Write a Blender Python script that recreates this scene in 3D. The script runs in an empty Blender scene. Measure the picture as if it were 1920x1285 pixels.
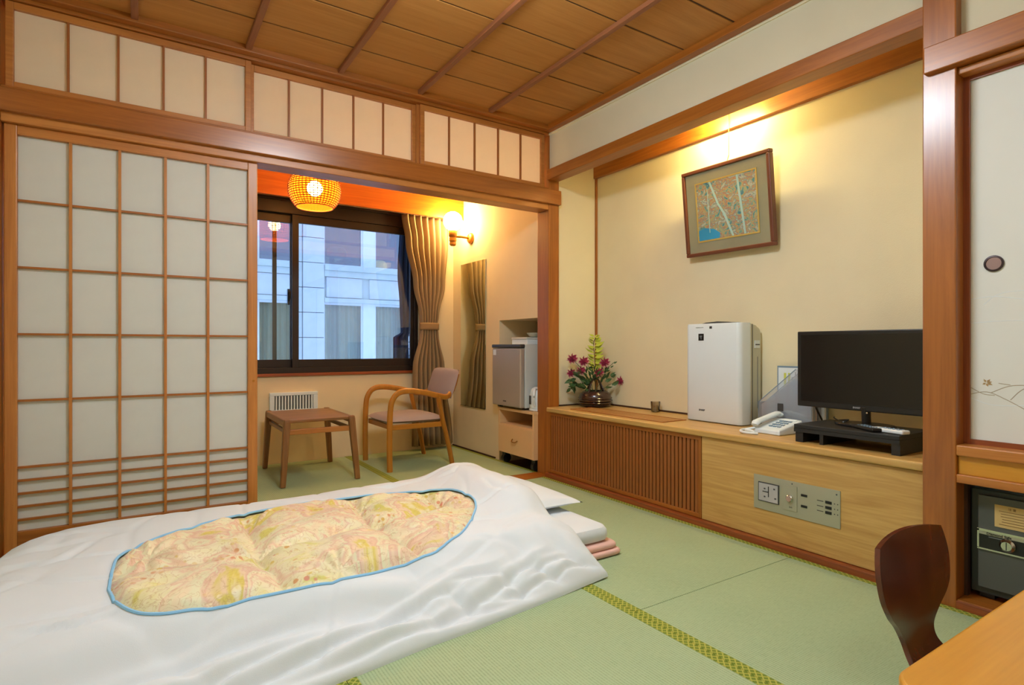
import bpy, bmesh, math, random
import numpy as np
from mathutils import Vector, Matrix, noise
random.seed(7)
SC = bpy.context.scene
COL = SC.collection
R = math.radians

# ------------------------------------------------------------------ camera, world, exposure
cam_d = bpy.data.cameras.new('camera'); cam = bpy.data.objects.new('camera', cam_d); COL.objects.link(cam)
cam_d.sensor_width = 36.0; cam_d.sensor_fit = 'HORIZONTAL'
cam_d.lens = 1070 / 1920 * 36.0
cam_d.shift_y = 8.5 / 1920
cam.location = (0, 0, 0.87)
cam.rotation_euler = (R(90), 0, R(-33.1))
cam_d.clip_start = 0.02
SC.camera = cam

world = bpy.data.worlds.new('sky'); SC.world = world; world.use_nodes = True
bgn = world.node_tree.nodes['Background']
bgn.inputs[0].default_value = (0.42, 0.62, 1.0, 1)
bgn.inputs[1].default_value = 1.8
SC.view_settings.view_transform = 'Standard'
SC.view_settings.look = 'None'
SC.view_settings.gamma = 1.0
SC.view_settings.use_curve_mapping = False
SC.view_settings.exposure = 0.35
SC.cycles.max_bounces = 10
SC.cycles.diffuse_bounces = 5
SC.cycles.transmission_bounces = 8
SC.cycles.transparent_max_bounces = 12
SC.cycles.sample_clamp_indirect = 6.0
SC.cycles.use_denoising = True

MAIN_LAMP = 42.0; FILL_LAMP = 13.0; PENDANT = 110.0; SCONCE = 95.0; TUBE = 300.0

def area_light(name, loc, rot, size, size_y, watts, color, shape='RECTANGLE'):
    l = bpy.data.lights.new(name, 'AREA'); l.shape = shape; l.size = size; l.size_y = size_y
    l.energy = watts; l.color = color
    o = bpy.data.objects.new(name, l); COL.objects.link(o); o.location = loc; o.rotation_euler = rot
    return o

# ------------------------------------------------------------------ helpers
def lin(c):
    return tuple((x/255/12.92 if x/255 <= .04045 else ((x/255+.055)/1.055)**2.4) for x in c) + (1,)

WP = {}          # world base position of unrotated roots / parts
def wpos(o): return WP.get(o, Vector((0, 0, 0))) if o else Vector((0, 0, 0))

def tag(o, label=None, cat=None, group=None, kind=None):
    if label: o['label'] = label
    if cat: o['category'] = cat
    if group: o['group'] = group
    if kind: o['kind'] = kind
    return o

def thing(name, loc, label, cat, group=None):
    o = bpy.data.objects.new(name, None); COL.objects.link(o); o.empty_display_size = .05
    o.location = loc; WP[o] = Vector(loc)
    return tag(o, label, cat, group)

class MB:
    """collects shapes (world coordinates), builds ONE mesh object"""
    def __init__(s): s.bm = bmesh.new()
    def box(s, x0, x1, y0, y1, z0, z1, rot=None, about=None):
        vs = [s.bm.verts.new(p) for p in ((x0,y0,z0),(x1,y0,z0),(x1,y1,z0),(x0,y1,z0),(x0,y0,z1),(x1,y0,z1),(x1,y1,z1),(x0,y1,z1))]
        if rot:
            c = Vector(about) if about else Vector(((x0+x1)/2,(y0+y1)/2,(z0+z1)/2))
            for v in vs: v.co = rot @ (v.co - c) + c
        for f in ((3,2,1,0),(4,5,6,7),(0,1,5,4),(1,2,6,5),(2,3,7,6),(3,0,4,7)): s.bm.faces.new([vs[i] for i in f])
        return s
    def hexa(s, bot, top):
        vs = [s.bm.verts.new(p) for p in list(bot)+list(top)]
        for f in ((3,2,1,0),(4,5,6,7),(0,1,5,4),(1,2,6,5),(2,3,7,6),(3,0,4,7)): s.bm.faces.new([vs[i] for i in f])
        return s
    def ring_strip(s, rings, closed=True, cap=True):
        vr = [[s.bm.verts.new(p) for p in r] for r in rings]
        n = len(vr[0])
        for a, b in zip(vr, vr[1:]):
            for i in range(n if closed else n-1):
                j = (i+1) % n
                s.bm.faces.new((a[i], a[j], b[j], b[i]))
        if cap and closed and n > 2:
            s.bm.faces.new(list(reversed(vr[0]))); s.bm.faces.new(vr[-1])
        return s
    def tube(s, pts, r, n=8, r2=None, up=(0,0,1), cap=True):
        pts = [Vector(p) for p in pts]; m = len(pts); rings = []
        for i, p in enumerate(pts):
            t = (pts[min(i+1, m-1)] - pts[max(i-1, 0)]).normalized()
            u = Vector(up); side = t.cross(u)
            if side.length < 1e-3: side = t.cross(Vector((0,1,0)))
            side.normalize(); u2 = side.cross(t).normalized()
            ra = r[i] if isinstance(r, (list, tuple)) else r
            rb = (r2[i] if isinstance(r2, (list, tuple)) else r2) if r2 else ra
            rings.append([p + side*math.cos(2*math.pi*k/n)*ra + u2*math.sin(2*math.pi*k/n)*rb for k in range(n)])
        return s.ring_strip(rings, cap=cap)
    def lathe(s, prof, cx, cy, n=24, cap=True, axis='z', x0=0):
        rings = []
        for r, h in prof:
            ring = []
            for k in range(n):
                a = 2*math.pi*k/n
                if axis == 'z': ring.append((cx+r*math.cos(a), cy+r*math.sin(a), h))
                else: ring.append((h, cx+r*math.cos(a), cy+r*math.sin(a)))   # axis x: (cx,cy)=(y,z)
            rings.append(ring)
        return s.ring_strip(rings, cap=cap)
    def prism(s, poly, a0, a1, axis='y'):
        """poly in the plane normal to axis; extruded a0..a1"""
        def P(p, a):
            return {'y': (p[0], a, p[1]), 'x': (a, p[0], p[1]), 'z': (p[0], p[1], a)}[axis]
        s.ring_strip([[P(p, a0) for p in poly], [P(p, a1) for p in poly]])
        return s
    def sphere(s, c, r, seg=16, rings=10, sz=1.0):
        prof = []
        for i in range(1, rings):
            a = -math.pi/2 + math.pi*i/rings
            prof.append((r*math.cos(a), c[2] + r*sz*math.sin(a)))
        s.lathe(prof, c[0], c[1], seg)
        return s
    def quad(s, *p):
        s.bm.faces.new([s.bm.verts.new(q) for q in p]); return s
    def build(s, name, m, parent=None, bevel=0, smooth=False, label=None, kind=None, origin=None, solid=0, subsurf=0, seg=2):
        bmesh.ops.recalc_face_normals(s.bm, faces=s.bm.faces)
        co = [v.co for v in s.bm.verts]
        if origin is None:
            lo = [min(c[i] for c in co) for i in range(3)]; hi = [max(c[i] for c in co) for i in range(3)]
            origin = ((lo[0]+hi[0])/2, (lo[1]+hi[1])/2, lo[2])
        origin = Vector(origin)
        for v in s.bm.verts: v.co = v.co - origin
        me = bpy.data.meshes.new(name); s.bm.to_mesh(me); s.bm.free()
        if smooth:
            me.polygons.foreach_set('use_smooth', [True]*len(me.polygons))
        me.materials.append(m)
        o = bpy.data.objects.new(name, me); COL.objects.link(o)
        o.parent = parent; o.location = origin - wpos(parent); WP[o] = origin
        if solid:
            q = o.modifiers.new('thick', 'SOLIDIFY'); q.thickness = solid; q.offset = 0
        if subsurf:
            q = o.modifiers.new('sub', 'SUBSURF'); q.levels = subsurf; q.render_levels = subsurf
        if bevel:
            q = o.modifiers.new('bev', 'BEVEL'); q.width = bevel; q.segments = seg; q.limit_method = 'ANGLE'; q.angle_limit = R(40)
        if smooth and not subsurf:
            try:
                me.set_sharp_from_angle(angle=R(42))
            except Exception: pass
        if label: o['label'] = label
        if kind: o['kind'] = kind
        return o

def box(name, x0, x1, y0, y1, z0, z1, m, parent=None, bevel=0, **k):
    return MB().box(x0, x1, y0, y1, z0, z1).build(name, m, parent, bevel, **k)

def struct(o): o['kind'] = 'structure'; return o

def dup_to(src, parent, delta, name=None):
    """copy of a part (mesh shared) shifted by delta"""
    c = src.copy(); COL.objects.link(c); c.parent = parent
    c.location = src.location + Vector(delta); WP[c] = WP[src] + Vector(delta)
    return c

def smoothpath(pts, sub=6):
    pts = [Vector(p) for p in pts]; out = []
    P = [2*pts[0]-pts[1]] + pts + [2*pts[-1]-pts[-2]]
    for i in range(1, len(P)-2):
        for k in range(sub):
            t = k/sub
            a, b, c, d = P[i-1], P[i], P[i+1], P[i+2]
            out.append(.5*((2*b) + (c-a)*t + (2*a-5*b+4*c-d)*t*t + (3*b-a-3*c+d)*t**3))
    out.append(pts[-1]); return out

def text(name, s, size, loc, rot, m, parent, depth=.0004, label=None, bold=0):
    cu = bpy.data.curves.new(name, 'FONT'); cu.body = s; cu.size = size; cu.extrude = depth; cu.offset = bold
    cu.align_x = 'CENTER'; cu.align_y = 'CENTER'; cu.resolution_u = 3
    tmp = bpy.data.objects.new(name+'_tmp', cu); COL.objects.link(tmp)
    dg = bpy.context.evaluated_depsgraph_get()
    me = bpy.data.meshes.new_from_object(tmp.evaluated_get(dg))
    COL.objects.unlink(tmp); bpy.data.objects.remove(tmp); bpy.data.curves.remove(cu)
    me.materials.clear(); me.materials.append(m); me.name = name
    o = bpy.data.objects.new(name, me); COL.objects.link(o); o.parent = parent
    o.location = Vector(loc) - wpos(parent); o.rotation_euler = rot; WP[o] = Vector(loc)
    if label: o['label'] = label
    return o

# ------------------------------------------------------------------ materials
def newmat(name):
    m = bpy.data.materials.new(name); m.use_nodes = True
    nt = m.node_tree; return m, nt, nt.nodes['Principled BSDF'], nt.nodes, nt.links

def plain(name, rgb, rough=.5, metal=0, var=.04, bump=0, bscale=200, coat=0, spec=.5, emit=None, estr=0, alpha=1, trans=0):
    m, nt, b, N, L = newmat(name)
    c = lin(rgb)
    tc = N.new('ShaderNodeTexCoord'); no = N.new('ShaderNodeTexNoise'); no.inputs['Scale'].default_value = 6
    no.inputs['Detail'].default_value = 4
    L.new(tc.outputs['Object'], no.inputs['Vector'])
    rp = N.new('ShaderNodeValToRGB')
    rp.color_ramp.elements[0].position = .3; rp.color_ramp.elements[1].position = .7
    rp.color_ramp.elements[0].color = tuple(x*(1-var) for x in c[:3])+(1,)
    rp.color_ramp.elements[1].color = tuple(min(1, x*(1+var)) for x in c[:3])+(1,)
    L.new(no.outputs['Fac'], rp.inputs['Fac']); L.new(rp.outputs['Color'], b.inputs['Base Color'])
    b.inputs['Roughness'].default_value = rough; b.inputs['Metallic'].default_value = metal
    b.inputs['Coat Weight'].default_value = coat; b.inputs['Coat Roughness'].default_value = .15
    b.inputs['Specular IOR Level'].default_value = spec
    if emit:
        b.inputs['Emission Color'].default_value = lin(emit); b.inputs['Emission Strength'].default_value = estr
    if bump:
        n2 = N.new('ShaderNodeTexNoise'); n2.inputs['Scale'].default_value = bscale; n2.inputs['Detail'].default_value = 3
        L.new(tc.outputs['Object'], n2.inputs['Vector'])
        bp = N.new('ShaderNodeBump'); bp.inputs['Strength'].default_value = bump; bp.inputs['Distance'].default_value = .002
        L.new(n2.outputs['Fac'], bp.inputs['Height']); L.new(bp.outputs['Normal'], b.inputs['Normal'])
    return m

_w = {}
def wood(kind, axis):
    key = kind+axis
    if key in _w: return _w[key]
    dark, light, rough, coat, sc, contrast = {
        'cedar':  ((134, 74, 14), (172, 102, 32), .42, .12, 1.0, 1),
        'lacq':   ((132, 72, 16), (170, 100, 34), .33, .5, 1.0, 1),
        'light':  ((164, 98, 38), (196, 128, 58), .42, .12, 1.0, 1),
        'fascia': ((196, 92, 14), (222, 118, 26), .4, .1, 1.0, 1),
        'red':    ((118, 54, 20), (158, 80, 34), .35, .3, 1.0, 1),
        'ceil':   ((170, 112, 48), (192, 134, 66), .6, 0, .8, 1),
        'batten': ((128, 76, 46), (154, 96, 60), .5, .05, 1.0, 1),
        'oak':    ((176, 132, 64), (208, 168, 98), .42, .15, 1.3, 1),
        'chair':  ((164, 100, 18), (188, 122, 34), .4, .2, 1.0, 1),
        'table':  ((112, 70, 30), (154, 104, 52), .42, .2, 1.2, 1),
        'honey':  ((194, 132, 30), (212, 150, 44), .35, .25, .5, 1),
        'ply':    ((74, 26, 10), (106, 44, 18), .25, .5, .8, 1),
        'darkslat': ((136, 76, 30), (172, 104, 46), .45, .1, 1.0, 1),
        'darkgap': ((58, 32, 15), (78, 44, 22), .7, 0, 1.0, 1),
    }[kind]
    m, nt, b, N, L = newmat('wood_'+kind+'_'+axis)
    tc = N.new('ShaderNodeTexCoord'); mp = N.new('ShaderNodeMapping')
    s = [14*sc, 14*sc, 14*sc]; s['xyz'.index(axis)] = .9*sc
    mp.inputs['Scale'].default_value = s
    L.new(tc.outputs['Object'], mp.inputs['Vector'])
    n1 = N.new('ShaderNodeTexNoise'); n1.inputs['Scale'].default_value = 1.6; n1.inputs['Detail'].default_value = 6
    n1.inputs['Roughness'].default_value = .62; n1.inputs['Distortion'].default_value = 1.2
    L.new(mp.outputs['Vector'], n1.inputs['Vector'])
    mp2 = N.new('ShaderNodeMapping'); s2 = [90, 90, 90]; s2['xyz'.index(axis)] = 2.2
    mp2.inputs['Scale'].default_value = s2; L.new(tc.outputs['Object'], mp2.inputs['Vector'])
    n2 = N.new('ShaderNodeTexNoise'); n2.inputs['Scale'].default_value = 1.5; n2.inputs['Detail'].default_value = 3
    L.new(mp2.outputs['Vector'], n2.inputs['Vector'])
    mx = N.new('ShaderNodeMath'); mx.operation = 'MULTIPLY_ADD'; mx.inputs[1].default_value = .35
    L.new(n2.outputs['Fac'], mx.inputs[0]); L.new(n1.outputs['Fac'], mx.inputs[2])
    rp = N.new('ShaderNodeValToRGB'); e = rp.color_ramp.elements
    e[0].position = .42; e[0].color = lin(dark); e[1].position = .86; e[1].color = lin(light)
    L.new(mx.outputs[0], rp.inputs['Fac']); L.new(rp.outputs['Color'], b.inputs['Base Color'])
    b.inputs['Roughness'].default_value = rough; b.inputs['Coat Weight'].default_value = coat
    b.inputs['Coat Roughness'].default_value = .22
    bp = N.new('ShaderNodeBump'); bp.inputs['Strength'].default_value = .12; bp.inputs['Distance'].default_value = .001
    L.new(n2.outputs['Fac'], bp.inputs['Height']); L.new(bp.outputs['Normal'], b.inputs['Normal'])
    _w[key] = m; return m

def paper(name, rgb, transl=.5):
    m, nt, b, N, L = newmat(name)
    out = N['Material Output']; N.remove(b)
    tc = N.new('ShaderNodeTexCoord'); no = N.new('ShaderNodeTexNoise'); no.inputs['Scale'].default_value = 14; no.inputs['Detail'].default_value = 6
    L.new(tc.outputs['Object'], no.inputs['Vector'])
    rp = N.new('ShaderNodeValToRGB'); c = lin(rgb)
    rp.color_ramp.elements[0].color = tuple(x*.93 for x in c[:3])+(1,); rp.color_ramp.elements[1].color = c
    L.new(no.outputs['Fac'], rp.inputs['Fac'])
    d = N.new('ShaderNodeBsdfDiffuse'); t = N.new('ShaderNodeBsdfTranslucent'); mx = N.new('ShaderNodeMixShader')
    mx.inputs[0].default_value = transl
    L.new(rp.outputs['Color'], d.inputs[0]); L.new(rp.outputs['Color'], t.inputs[0])
    L.new(d.outputs[0], mx.inputs[1]); L.new(t.outputs[0], mx.inputs[2]); L.new(mx.outputs[0], out.inputs[0])
    return m

def emission(name, rgb, strength):
    m, nt, b, N, L = newmat(name)
    out = N['Material Output']; N.remove(b)
    e = N.new('ShaderNodeEmission'); e.inputs[0].default_value = tuple(rgb)+(1,); e.inputs[1].default_value = strength
    L.new(e.outputs[0], out.inputs[0]); return m

def glassmat(name, tint=(1, 1, 1), rough=0.0, refl=1.0, base=.0):
    m, nt, b, N, L = newmat(name)
    out = N['Material Output']; N.remove(b)
    t = N.new('ShaderNodeBsdfTransparent'); t.inputs[0].default_value = tuple(tint)+(1,)
    g = N.new('ShaderNodeBsdfGlossy'); g.inputs['Roughness'].default_value = rough; g.inputs[0].default_value = (1,1,1,1)
    fr = N.new('ShaderNodeFresnel'); fr.inputs[0].default_value = 1.5
    ma = N.new('ShaderNodeMath'); ma.operation = 'MULTIPLY_ADD'; ma.inputs[1].default_value = refl; ma.inputs[2].default_value = base
    L.new(fr.outputs[0], ma.inputs[0])
    mx = N.new('ShaderNodeMixShader'); L.new(ma.outputs[0], mx.inputs[0])
    L.new(t.outputs[0], mx.inputs[1]); L.new(g.outputs[0], mx.inputs[2]); L.new(mx.outputs[0], out.inputs[0])
    return m

def tatami(name, ax='x'):
    m, nt, b, N, L = newmat(name)
    tc = N.new('ShaderNodeTexCoord')
    wv = N.new('ShaderNodeTexWave'); wv.wave_type = 'BANDS'; wv.bands_direction = 'X' if ax == 'x' else 'Y'
    wv.inputs['Scale'].default_value = 34; wv.inputs['Distortion'].default_value = .15; wv.inputs['Detail'].default_value = 0
    L.new(tc.outputs['Object'], wv.inputs['Vector'])
    mp = N.new('ShaderNodeMapping'); mp.inputs['Scale'].default_value = (5, 60, 1) if ax == 'x' else (60, 5, 1)
    L.new(tc.outputs['Object'], mp.inputs['Vector'])
    n1 = N.new('ShaderNodeTexNoise'); n1.inputs['Scale'].default_value = 8; n1.inputs['Detail'].default_value = 4
    L.new(mp.outputs['Vector'], n1.inputs['Vector'])
    n3 = N.new('ShaderNodeTexNoise'); n3.inputs['Scale'].default_value = 1.5; L.new(tc.outputs['Object'], n3.inputs['Vector'])
    a = N.new('ShaderNodeMath'); a.operation = 'MULTIPLY_ADD'; a.inputs[1].default_value = .42
    L.new(wv.outputs['Fac'], a.inputs[0]); L.new(n1.outputs['Fac'], a.inputs[2])
    a2 = N.new('ShaderNodeMath'); a2.operation = 'MULTIPLY_ADD'; a2.inputs[1].default_value = .4
    L.new(n3.outputs['Fac'], a2.inputs[0]); L.new(a.outputs[0], a2.inputs[2])
    rp = N.new('ShaderNodeValToRGB'); e = rp.color_ramp.elements
    e[0].position = .45; e[0].color = lin((128, 148, 110)); e[1].position = 1.25 if False else 1.0; e[1].color = lin((166, 186, 146))
    L.new(a2.outputs[0], rp.inputs['Fac']); L.new(rp.outputs['Color'], b.inputs['Base Color'])
    b.inputs['Roughness'].default_value = .55; b.inputs['Specular IOR Level'].default_value = .35
    bp = N.new('ShaderNodeBump'); bp.inputs['Strength'].default_value = .35; bp.inputs['Distance'].default_value = .0015
    L.new(wv.outputs['Fac'], bp.inputs['Height']); L.new(bp.outputs['Normal'], b.inputs['Normal'])
    return m

def heri_mat():
    m, nt, b, N, L = newmat('tatami_border_cloth')
    tc = N.new('ShaderNodeTexCoord'); outs = []
    for ang in (45, -45):
        mp = N.new('ShaderNodeMapping'); mp.inputs['Rotation'].default_value = (0, 0, R(ang))
        L.new(tc.outputs['Object'], mp.inputs['Vector'])
        w = N.new('ShaderNodeTexWave'); w.wave_type = 'BANDS'; w.bands_direction = 'X'; w.inputs['Scale'].default_value = 22
        w.inputs['Distortion'].default_value = 0
        L.new(mp.outputs['Vector'], w.inputs['Vector']); outs.append(w)
    mx = N.new('ShaderNodeMath'); mx.operation = 'MAXIMUM'
    L.new(outs[0].outputs['Fac'], mx.inputs[0]); L.new(outs[1].outputs['Fac'], mx.inputs[1])
    rp = N.new('ShaderNodeValToRGB'); e = rp.color_ramp.elements
    e[0].position = .72; e[0].color = lin((104, 124, 22)); e[1].position = .93; e[1].color = lin((172, 172, 74))
    L.new(mx.outputs[0], rp.inputs['Fac']); L.new(rp.outputs['Color'], b.inputs['Base Color'])
    b.inputs['Roughness'].default_value = .7
    return m

def floral():
    m, nt, b, N, L = newmat('floral_quilt_print')
    tc = N.new('ShaderNodeTexCoord')
    n1 = N.new('ShaderNodeTexNoise'); n1.inputs['Scale'].default_value = 4.6; n1.inputs['Detail'].default_value = 4; n1.inputs['Distortion'].default_value = .9
    L.new(tc.outputs['Object'], n1.inputs['Vector'])
    rp = N.new('ShaderNodeValToRGB'); cr = rp.color_ramp; cr.interpolation = 'EASE'
    cols = [(.0, (196, 190, 120)), (.33, (214, 206, 108)), (.38, (228, 220, 172)), (.44, (232, 222, 186)), (.47, (226, 194, 164)), (.50, (232, 214, 178)), (.54, (226, 222, 184)), (.57, (222, 184, 158)), (.61, (230, 204, 172)), (.66, (216, 198, 92)), (.72, (234, 224, 190)), (1, (206, 214, 160))]
    cr.elements[0].position, cr.elements[0].color = cols[0][0], lin(cols[0][1])
    cr.elements[1].position, cr.elements[1].color = cols[-1][0], lin(cols[-1][1])
    for p, c in cols[1:-1]:
        e = cr.elements.new(p); e.color = lin(c)
    L.new(n1.outputs['Fac'], rp.inputs['Fac'])
    # small flower rosettes
    vo = N.new('ShaderNodeTexVoronoi'); vo.inputs['Scale'].default_value = 42; L.new(tc.outputs['Object'], vo.inputs['Vector'])
    rv = N.new('ShaderNodeValToRGB'); rv.color_ramp.elements[0].position = .28; rv.color_ramp.elements[0].color = (1, 1, 1, 1)
    rv.color_ramp.elements[1].position = .42; rv.color_ramp.elements[1].color = (0, 0, 0, 1); L.new(vo.outputs['Distance'], rv.inputs['Fac'])
    n2 = N.new('ShaderNodeTexNoise'); n2.inputs['Scale'].default_value = 7; n2.inputs['Detail'].default_value = 3; 
    mp = N.new('ShaderNodeMapping'); mp.inputs['Location'].default_value = (3, 7, 1); L.new(tc.outputs['Object'], mp.inputs['Vector']); L.new(mp.outputs['Vector'], n2.inputs['Vector'])
    r2 = N.new('ShaderNodeValToRGB'); r2.color_ramp.elements[0].position = .52; r2.color_ramp.elements[0].color = (0, 0, 0, 1)
    r2.color_ramp.elements[1].position = .6; r2.color_ramp.elements[1].color = (1, 1, 1, 1); L.new(n2.outputs['Fac'], r2.inputs['Fac'])
    mu = N.new('ShaderNodeMath'); mu.operation = 'MULTIPLY'; L.new(rv.outputs['Color'], mu.inputs[0]); L.new(r2.outputs['Color'], mu.inputs[1])
    mix = N.new('ShaderNodeMix'); mix.data_type = 'RGBA'; L.new(mu.outputs[0], mix.inputs['Factor'])
    # rosette colour from cell
    rc = N.new('ShaderNodeValToRGB'); rc.color_ramp.elements[0].color = lin((250, 236, 206)); rc.color_ramp.elements[1].color = lin((214, 134, 112))
    ee = rc.color_ramp.elements.new(.5); ee.color = lin((214, 190, 84))
    sp = N.new('ShaderNodeSeparateColor'); L.new(vo.outputs['Color'], sp.inputs[0]); L.new(sp.outputs[0], rc.inputs['Fac'])
    L.new(rp.outputs['Color'], mix.inputs['A']); L.new(rc.outputs['Color'], mix.inputs['B'])
    # fine outlines
    n4 = N.new('ShaderNodeTexNoise'); n4.inputs['Scale'].default_value = 22; n4.inputs['Detail'].default_value = 2; n4.inputs['Distortion'].default_value = 2
    L.new(tc.outputs['Object'], n4.inputs['Vector'])
    r4 = N.new('ShaderNodeValToRGB'); q = r4.color_ramp.elements; q[0].position = .47; q[0].color = (0, 0, 0, 1); q[1].position = .53; q[1].color = (0, 0, 0, 1)
    w = r4.color_ramp.elements.new(.5); w.color = (.5, .5, .5, 1); L.new(n4.outputs['Fac'], r4.inputs['Fac'])
    m2 = N.new('ShaderNodeMix'); m2.data_type = 'RGBA'; L.new(r4.outputs['Color'], m2.inputs['Factor']); L.new(mix.outputs['Result'], m2.inputs['A'])
    m2.inputs['B'].default_value = lin((190, 150, 96))
    L.new(m2.outputs['Result'], b.inputs['Base Color'])
    b.inputs['Roughness'].default_value = .55; b.inputs['Sheen Weight'].default_value = .2
    return m

def painting_mat():
    m, nt, b, N, L = newmat('forest_painting')
    tc = N.new('ShaderNodeTexCoord')
    mp = N.new('ShaderNodeMapping'); mp.inputs['Scale'].default_value = (1, 16, 20); L.new(tc.outputs['Object'], mp.inputs['Vector'])
    n1 = N.new('ShaderNodeTexNoise'); n1.inputs['Scale'].default_value = 1.4; n1.inputs['Detail'].default_value = 5; n1.inputs['Distortion'].default_value = 1.5
    L.new(mp.outputs['Vector'], n1.inputs['Vector'])
    rp = N.new('ShaderNodeValToRGB'); cr = rp.color_ramp
    cols = [(.28, (50, 96, 130)), (.38, (84, 140, 140)), (.44, (150, 158, 120)), (.48, (176, 140, 92)), (.52, (150, 110, 100)), (.57, (120, 150, 140)), (.63, (178, 182, 160)), (.72, (96, 104, 130))]
    cr.elements[0].position, cr.elements[0].color = cols[0][0], lin(cols[0][1]); cr.elements[1].position, cr.elements[1].color = cols[-1][0], lin(cols[-1][1])
    for p, c in cols[1:-1]: cr.elements.new(p).color = lin(c)
    L.new(n1.outputs['Fac'], rp.inputs['Fac']); L.new(rp.outputs['Color'], b.inputs['Base Color'])
    b.inputs['Roughness'].default_value = .6
    return m

M = dict(
    wall_cream=plain('wall_cream_fabric', (227, 217, 183), .85, var=.02, bump=.35, bscale=260),
    wall_white=plain('wall_pale_plaster', (216, 210, 182), .85, var=.015, bump=.25, bscale=260),
    wall_peach=plain('wall_veranda_beige', (226, 206, 168), .85, var=.02, bump=.2, bscale=260),
    paper=paper('shoji_paper', (234, 237, 231), .38),
    paper_warm=paper('transom_paper', (252, 244, 222), .5),
    tat=tatami('tatami_rush', 'x'), tat_y=tatami('tatami_rush_cross', 'y'), heri=heri_mat(),
    cotton=plain('white_cotton', (218, 225, 230), .8, var=.012, bump=.15, bscale=500),
    blue_pipe=plain('light_blue_piping', (140, 198, 240), .6),
    floral=floral(),
    pink=plain('pink_blanket', (228, 184, 172), .85, var=.05, bump=.4, bscale=300),
    bronze=plain('dark_bronze_aluminium', (44, 32, 26), .4, metal=.3, var=.05),
    glass=glassmat('window_glass', (.93, .96, .98), 0, 1.0, .03),
    mirror=plain('mirror_silver', (225, 235, 225), .02, metal=1, var=0),
    curtain=plain('taupe_curtain_cloth', (152, 126, 92), .8, var=.05, bump=.25, bscale=400),
    navy=plain('reflection_dark_blue', (34, 52, 84), .8),
    white_pl=plain('white_plastic', (222, 231, 234), .35, var=.01),
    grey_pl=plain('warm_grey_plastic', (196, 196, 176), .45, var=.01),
    fridge=plain('silver_grey_door', (172, 162, 150), .4, metal=.25, var=.02),
    fridge_side=plain('pale_grey_side', (202, 206, 202), .45, var=.01),
    dkgrey=plain('dark_grey_plastic', (60, 60, 60), .4),
    black=plain('black_plastic', (22, 21, 20), .35, var=.02),
    black_matte=plain('matte_black_board', (26, 26, 26), .5, var=.03),
    screen=plain('tv_screen_glass', (16, 14, 13), .16, var=0),
    maple=plain('cart_laminate', (222, 182, 132), .5, var=.02),
    seat=plain('mauve_grey_upholstery', (158, 142, 142), .9, var=.04, bump=.5, bscale=350),
    globe=None, brass=plain('brass', (176, 120, 50), .35, metal=.8),
    steel=plain('brushed_steel_plate', (178, 178, 156), .42, metal=.55, var=.03),
    chrome=plain('chrome', (210, 210, 205), .15, metal=1, var=0),
    safe=plain('safe_grey_enamel', (86, 88, 84), .4, metal=.2, var=.03),
    safe_dark=plain('safe_dark_green_frame', (48, 54, 50), .45, metal=.1, var=.03),
    sticker=plain('yellowed_paper_label', (206, 176, 112), .7, var=.08),
    ink=plain('brown_ink', (130, 96, 56), .8), greyink=plain('grey_ink', (120, 124, 124), .6),
    fusuma=plain('fusuma_paper', (222, 224, 216), .8, var=.015), fpaint=plain('gold_grey_painting', (178, 168, 146), .8), flower=plain('painted_flower_brown', (176, 148, 104), .8),
    mauve_pull=plain('mauve_metal_pull', (150, 124, 118), .4, metal=.5), pull_rim=plain('dark_pull_rim', (64, 50, 50), .4, metal=.5),
    vase=plain('dark_brown_glazed_basket', (58, 34, 26), .25, var=.2, coat=.6),
    leaf=plain('dark_green_leaf', (58, 92, 50), .6, var=.2), leaf_lt=plain('yellow_green_leaf', (176, 186, 52), .6, var=.1),
    petal=plain('magenta_petal', (148, 34, 72), .6, var=.2), petal_lt=plain('pink_petal', (222, 150, 170), .6, var=.1), stem=plain('brown_stem', (96, 76, 40), .7),
    mat_linen=plain('grey_green_linen_mount', (144, 142, 116), .9, var=.06, bump=.5, bscale=300),
    frame=plain('red_brown_frame', (104, 58, 36), .4, var=.08),
    painting=painting_mat(), trunk=plain('painted_pale_trunk', (158, 192, 188), .7), pool=plain('painted_blue_water', (40, 140, 190), .7, var=.15), gold=plain('gilt_edge', (196, 170, 90), .5, metal=.3),
    acryl=glassmat('clear_acrylic', (.93, .95, .98), .05, 1.0, .06), page=plain('leaflet_page', (226, 236, 240), .6), yprint=plain('yellow_green_print', (200, 206, 84), .6), bluegrey=plain('blue_grey_edge', (120, 144, 164), .5),
    tumbler=glassmat('clear_glass', (.8, .8, .76), .02, 1.0, .12),
    rattan=plain('rattan_cane', (190, 104, 28), .6, var=.1), shade_liner=paper('rattan_liner', (255, 190, 84), .6),
    stone=plain('pale_granite', (206, 212, 220), .7, var=.05), stone2=plain('pale_granite_ledge', (196, 206, 206), .7, var=.06), mull=plain('white_aluminium', (226, 232, 240), .5), joint=plain('dark_joint', (110, 122, 134), .9),
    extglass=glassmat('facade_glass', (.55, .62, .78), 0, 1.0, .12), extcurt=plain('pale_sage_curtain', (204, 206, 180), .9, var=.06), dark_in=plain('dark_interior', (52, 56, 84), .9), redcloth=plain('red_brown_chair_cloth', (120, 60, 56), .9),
    grey_face=plain('grey_clock_face', (176, 174, 172), .5, var=.12),
    screw=plain('screw_metal', (90, 96, 100), .4, metal=.8), yellow_em=plain('yellow_lampshade', (220, 200, 90), .8, emit=(255, 230, 90), estr=.5),
)

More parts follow.
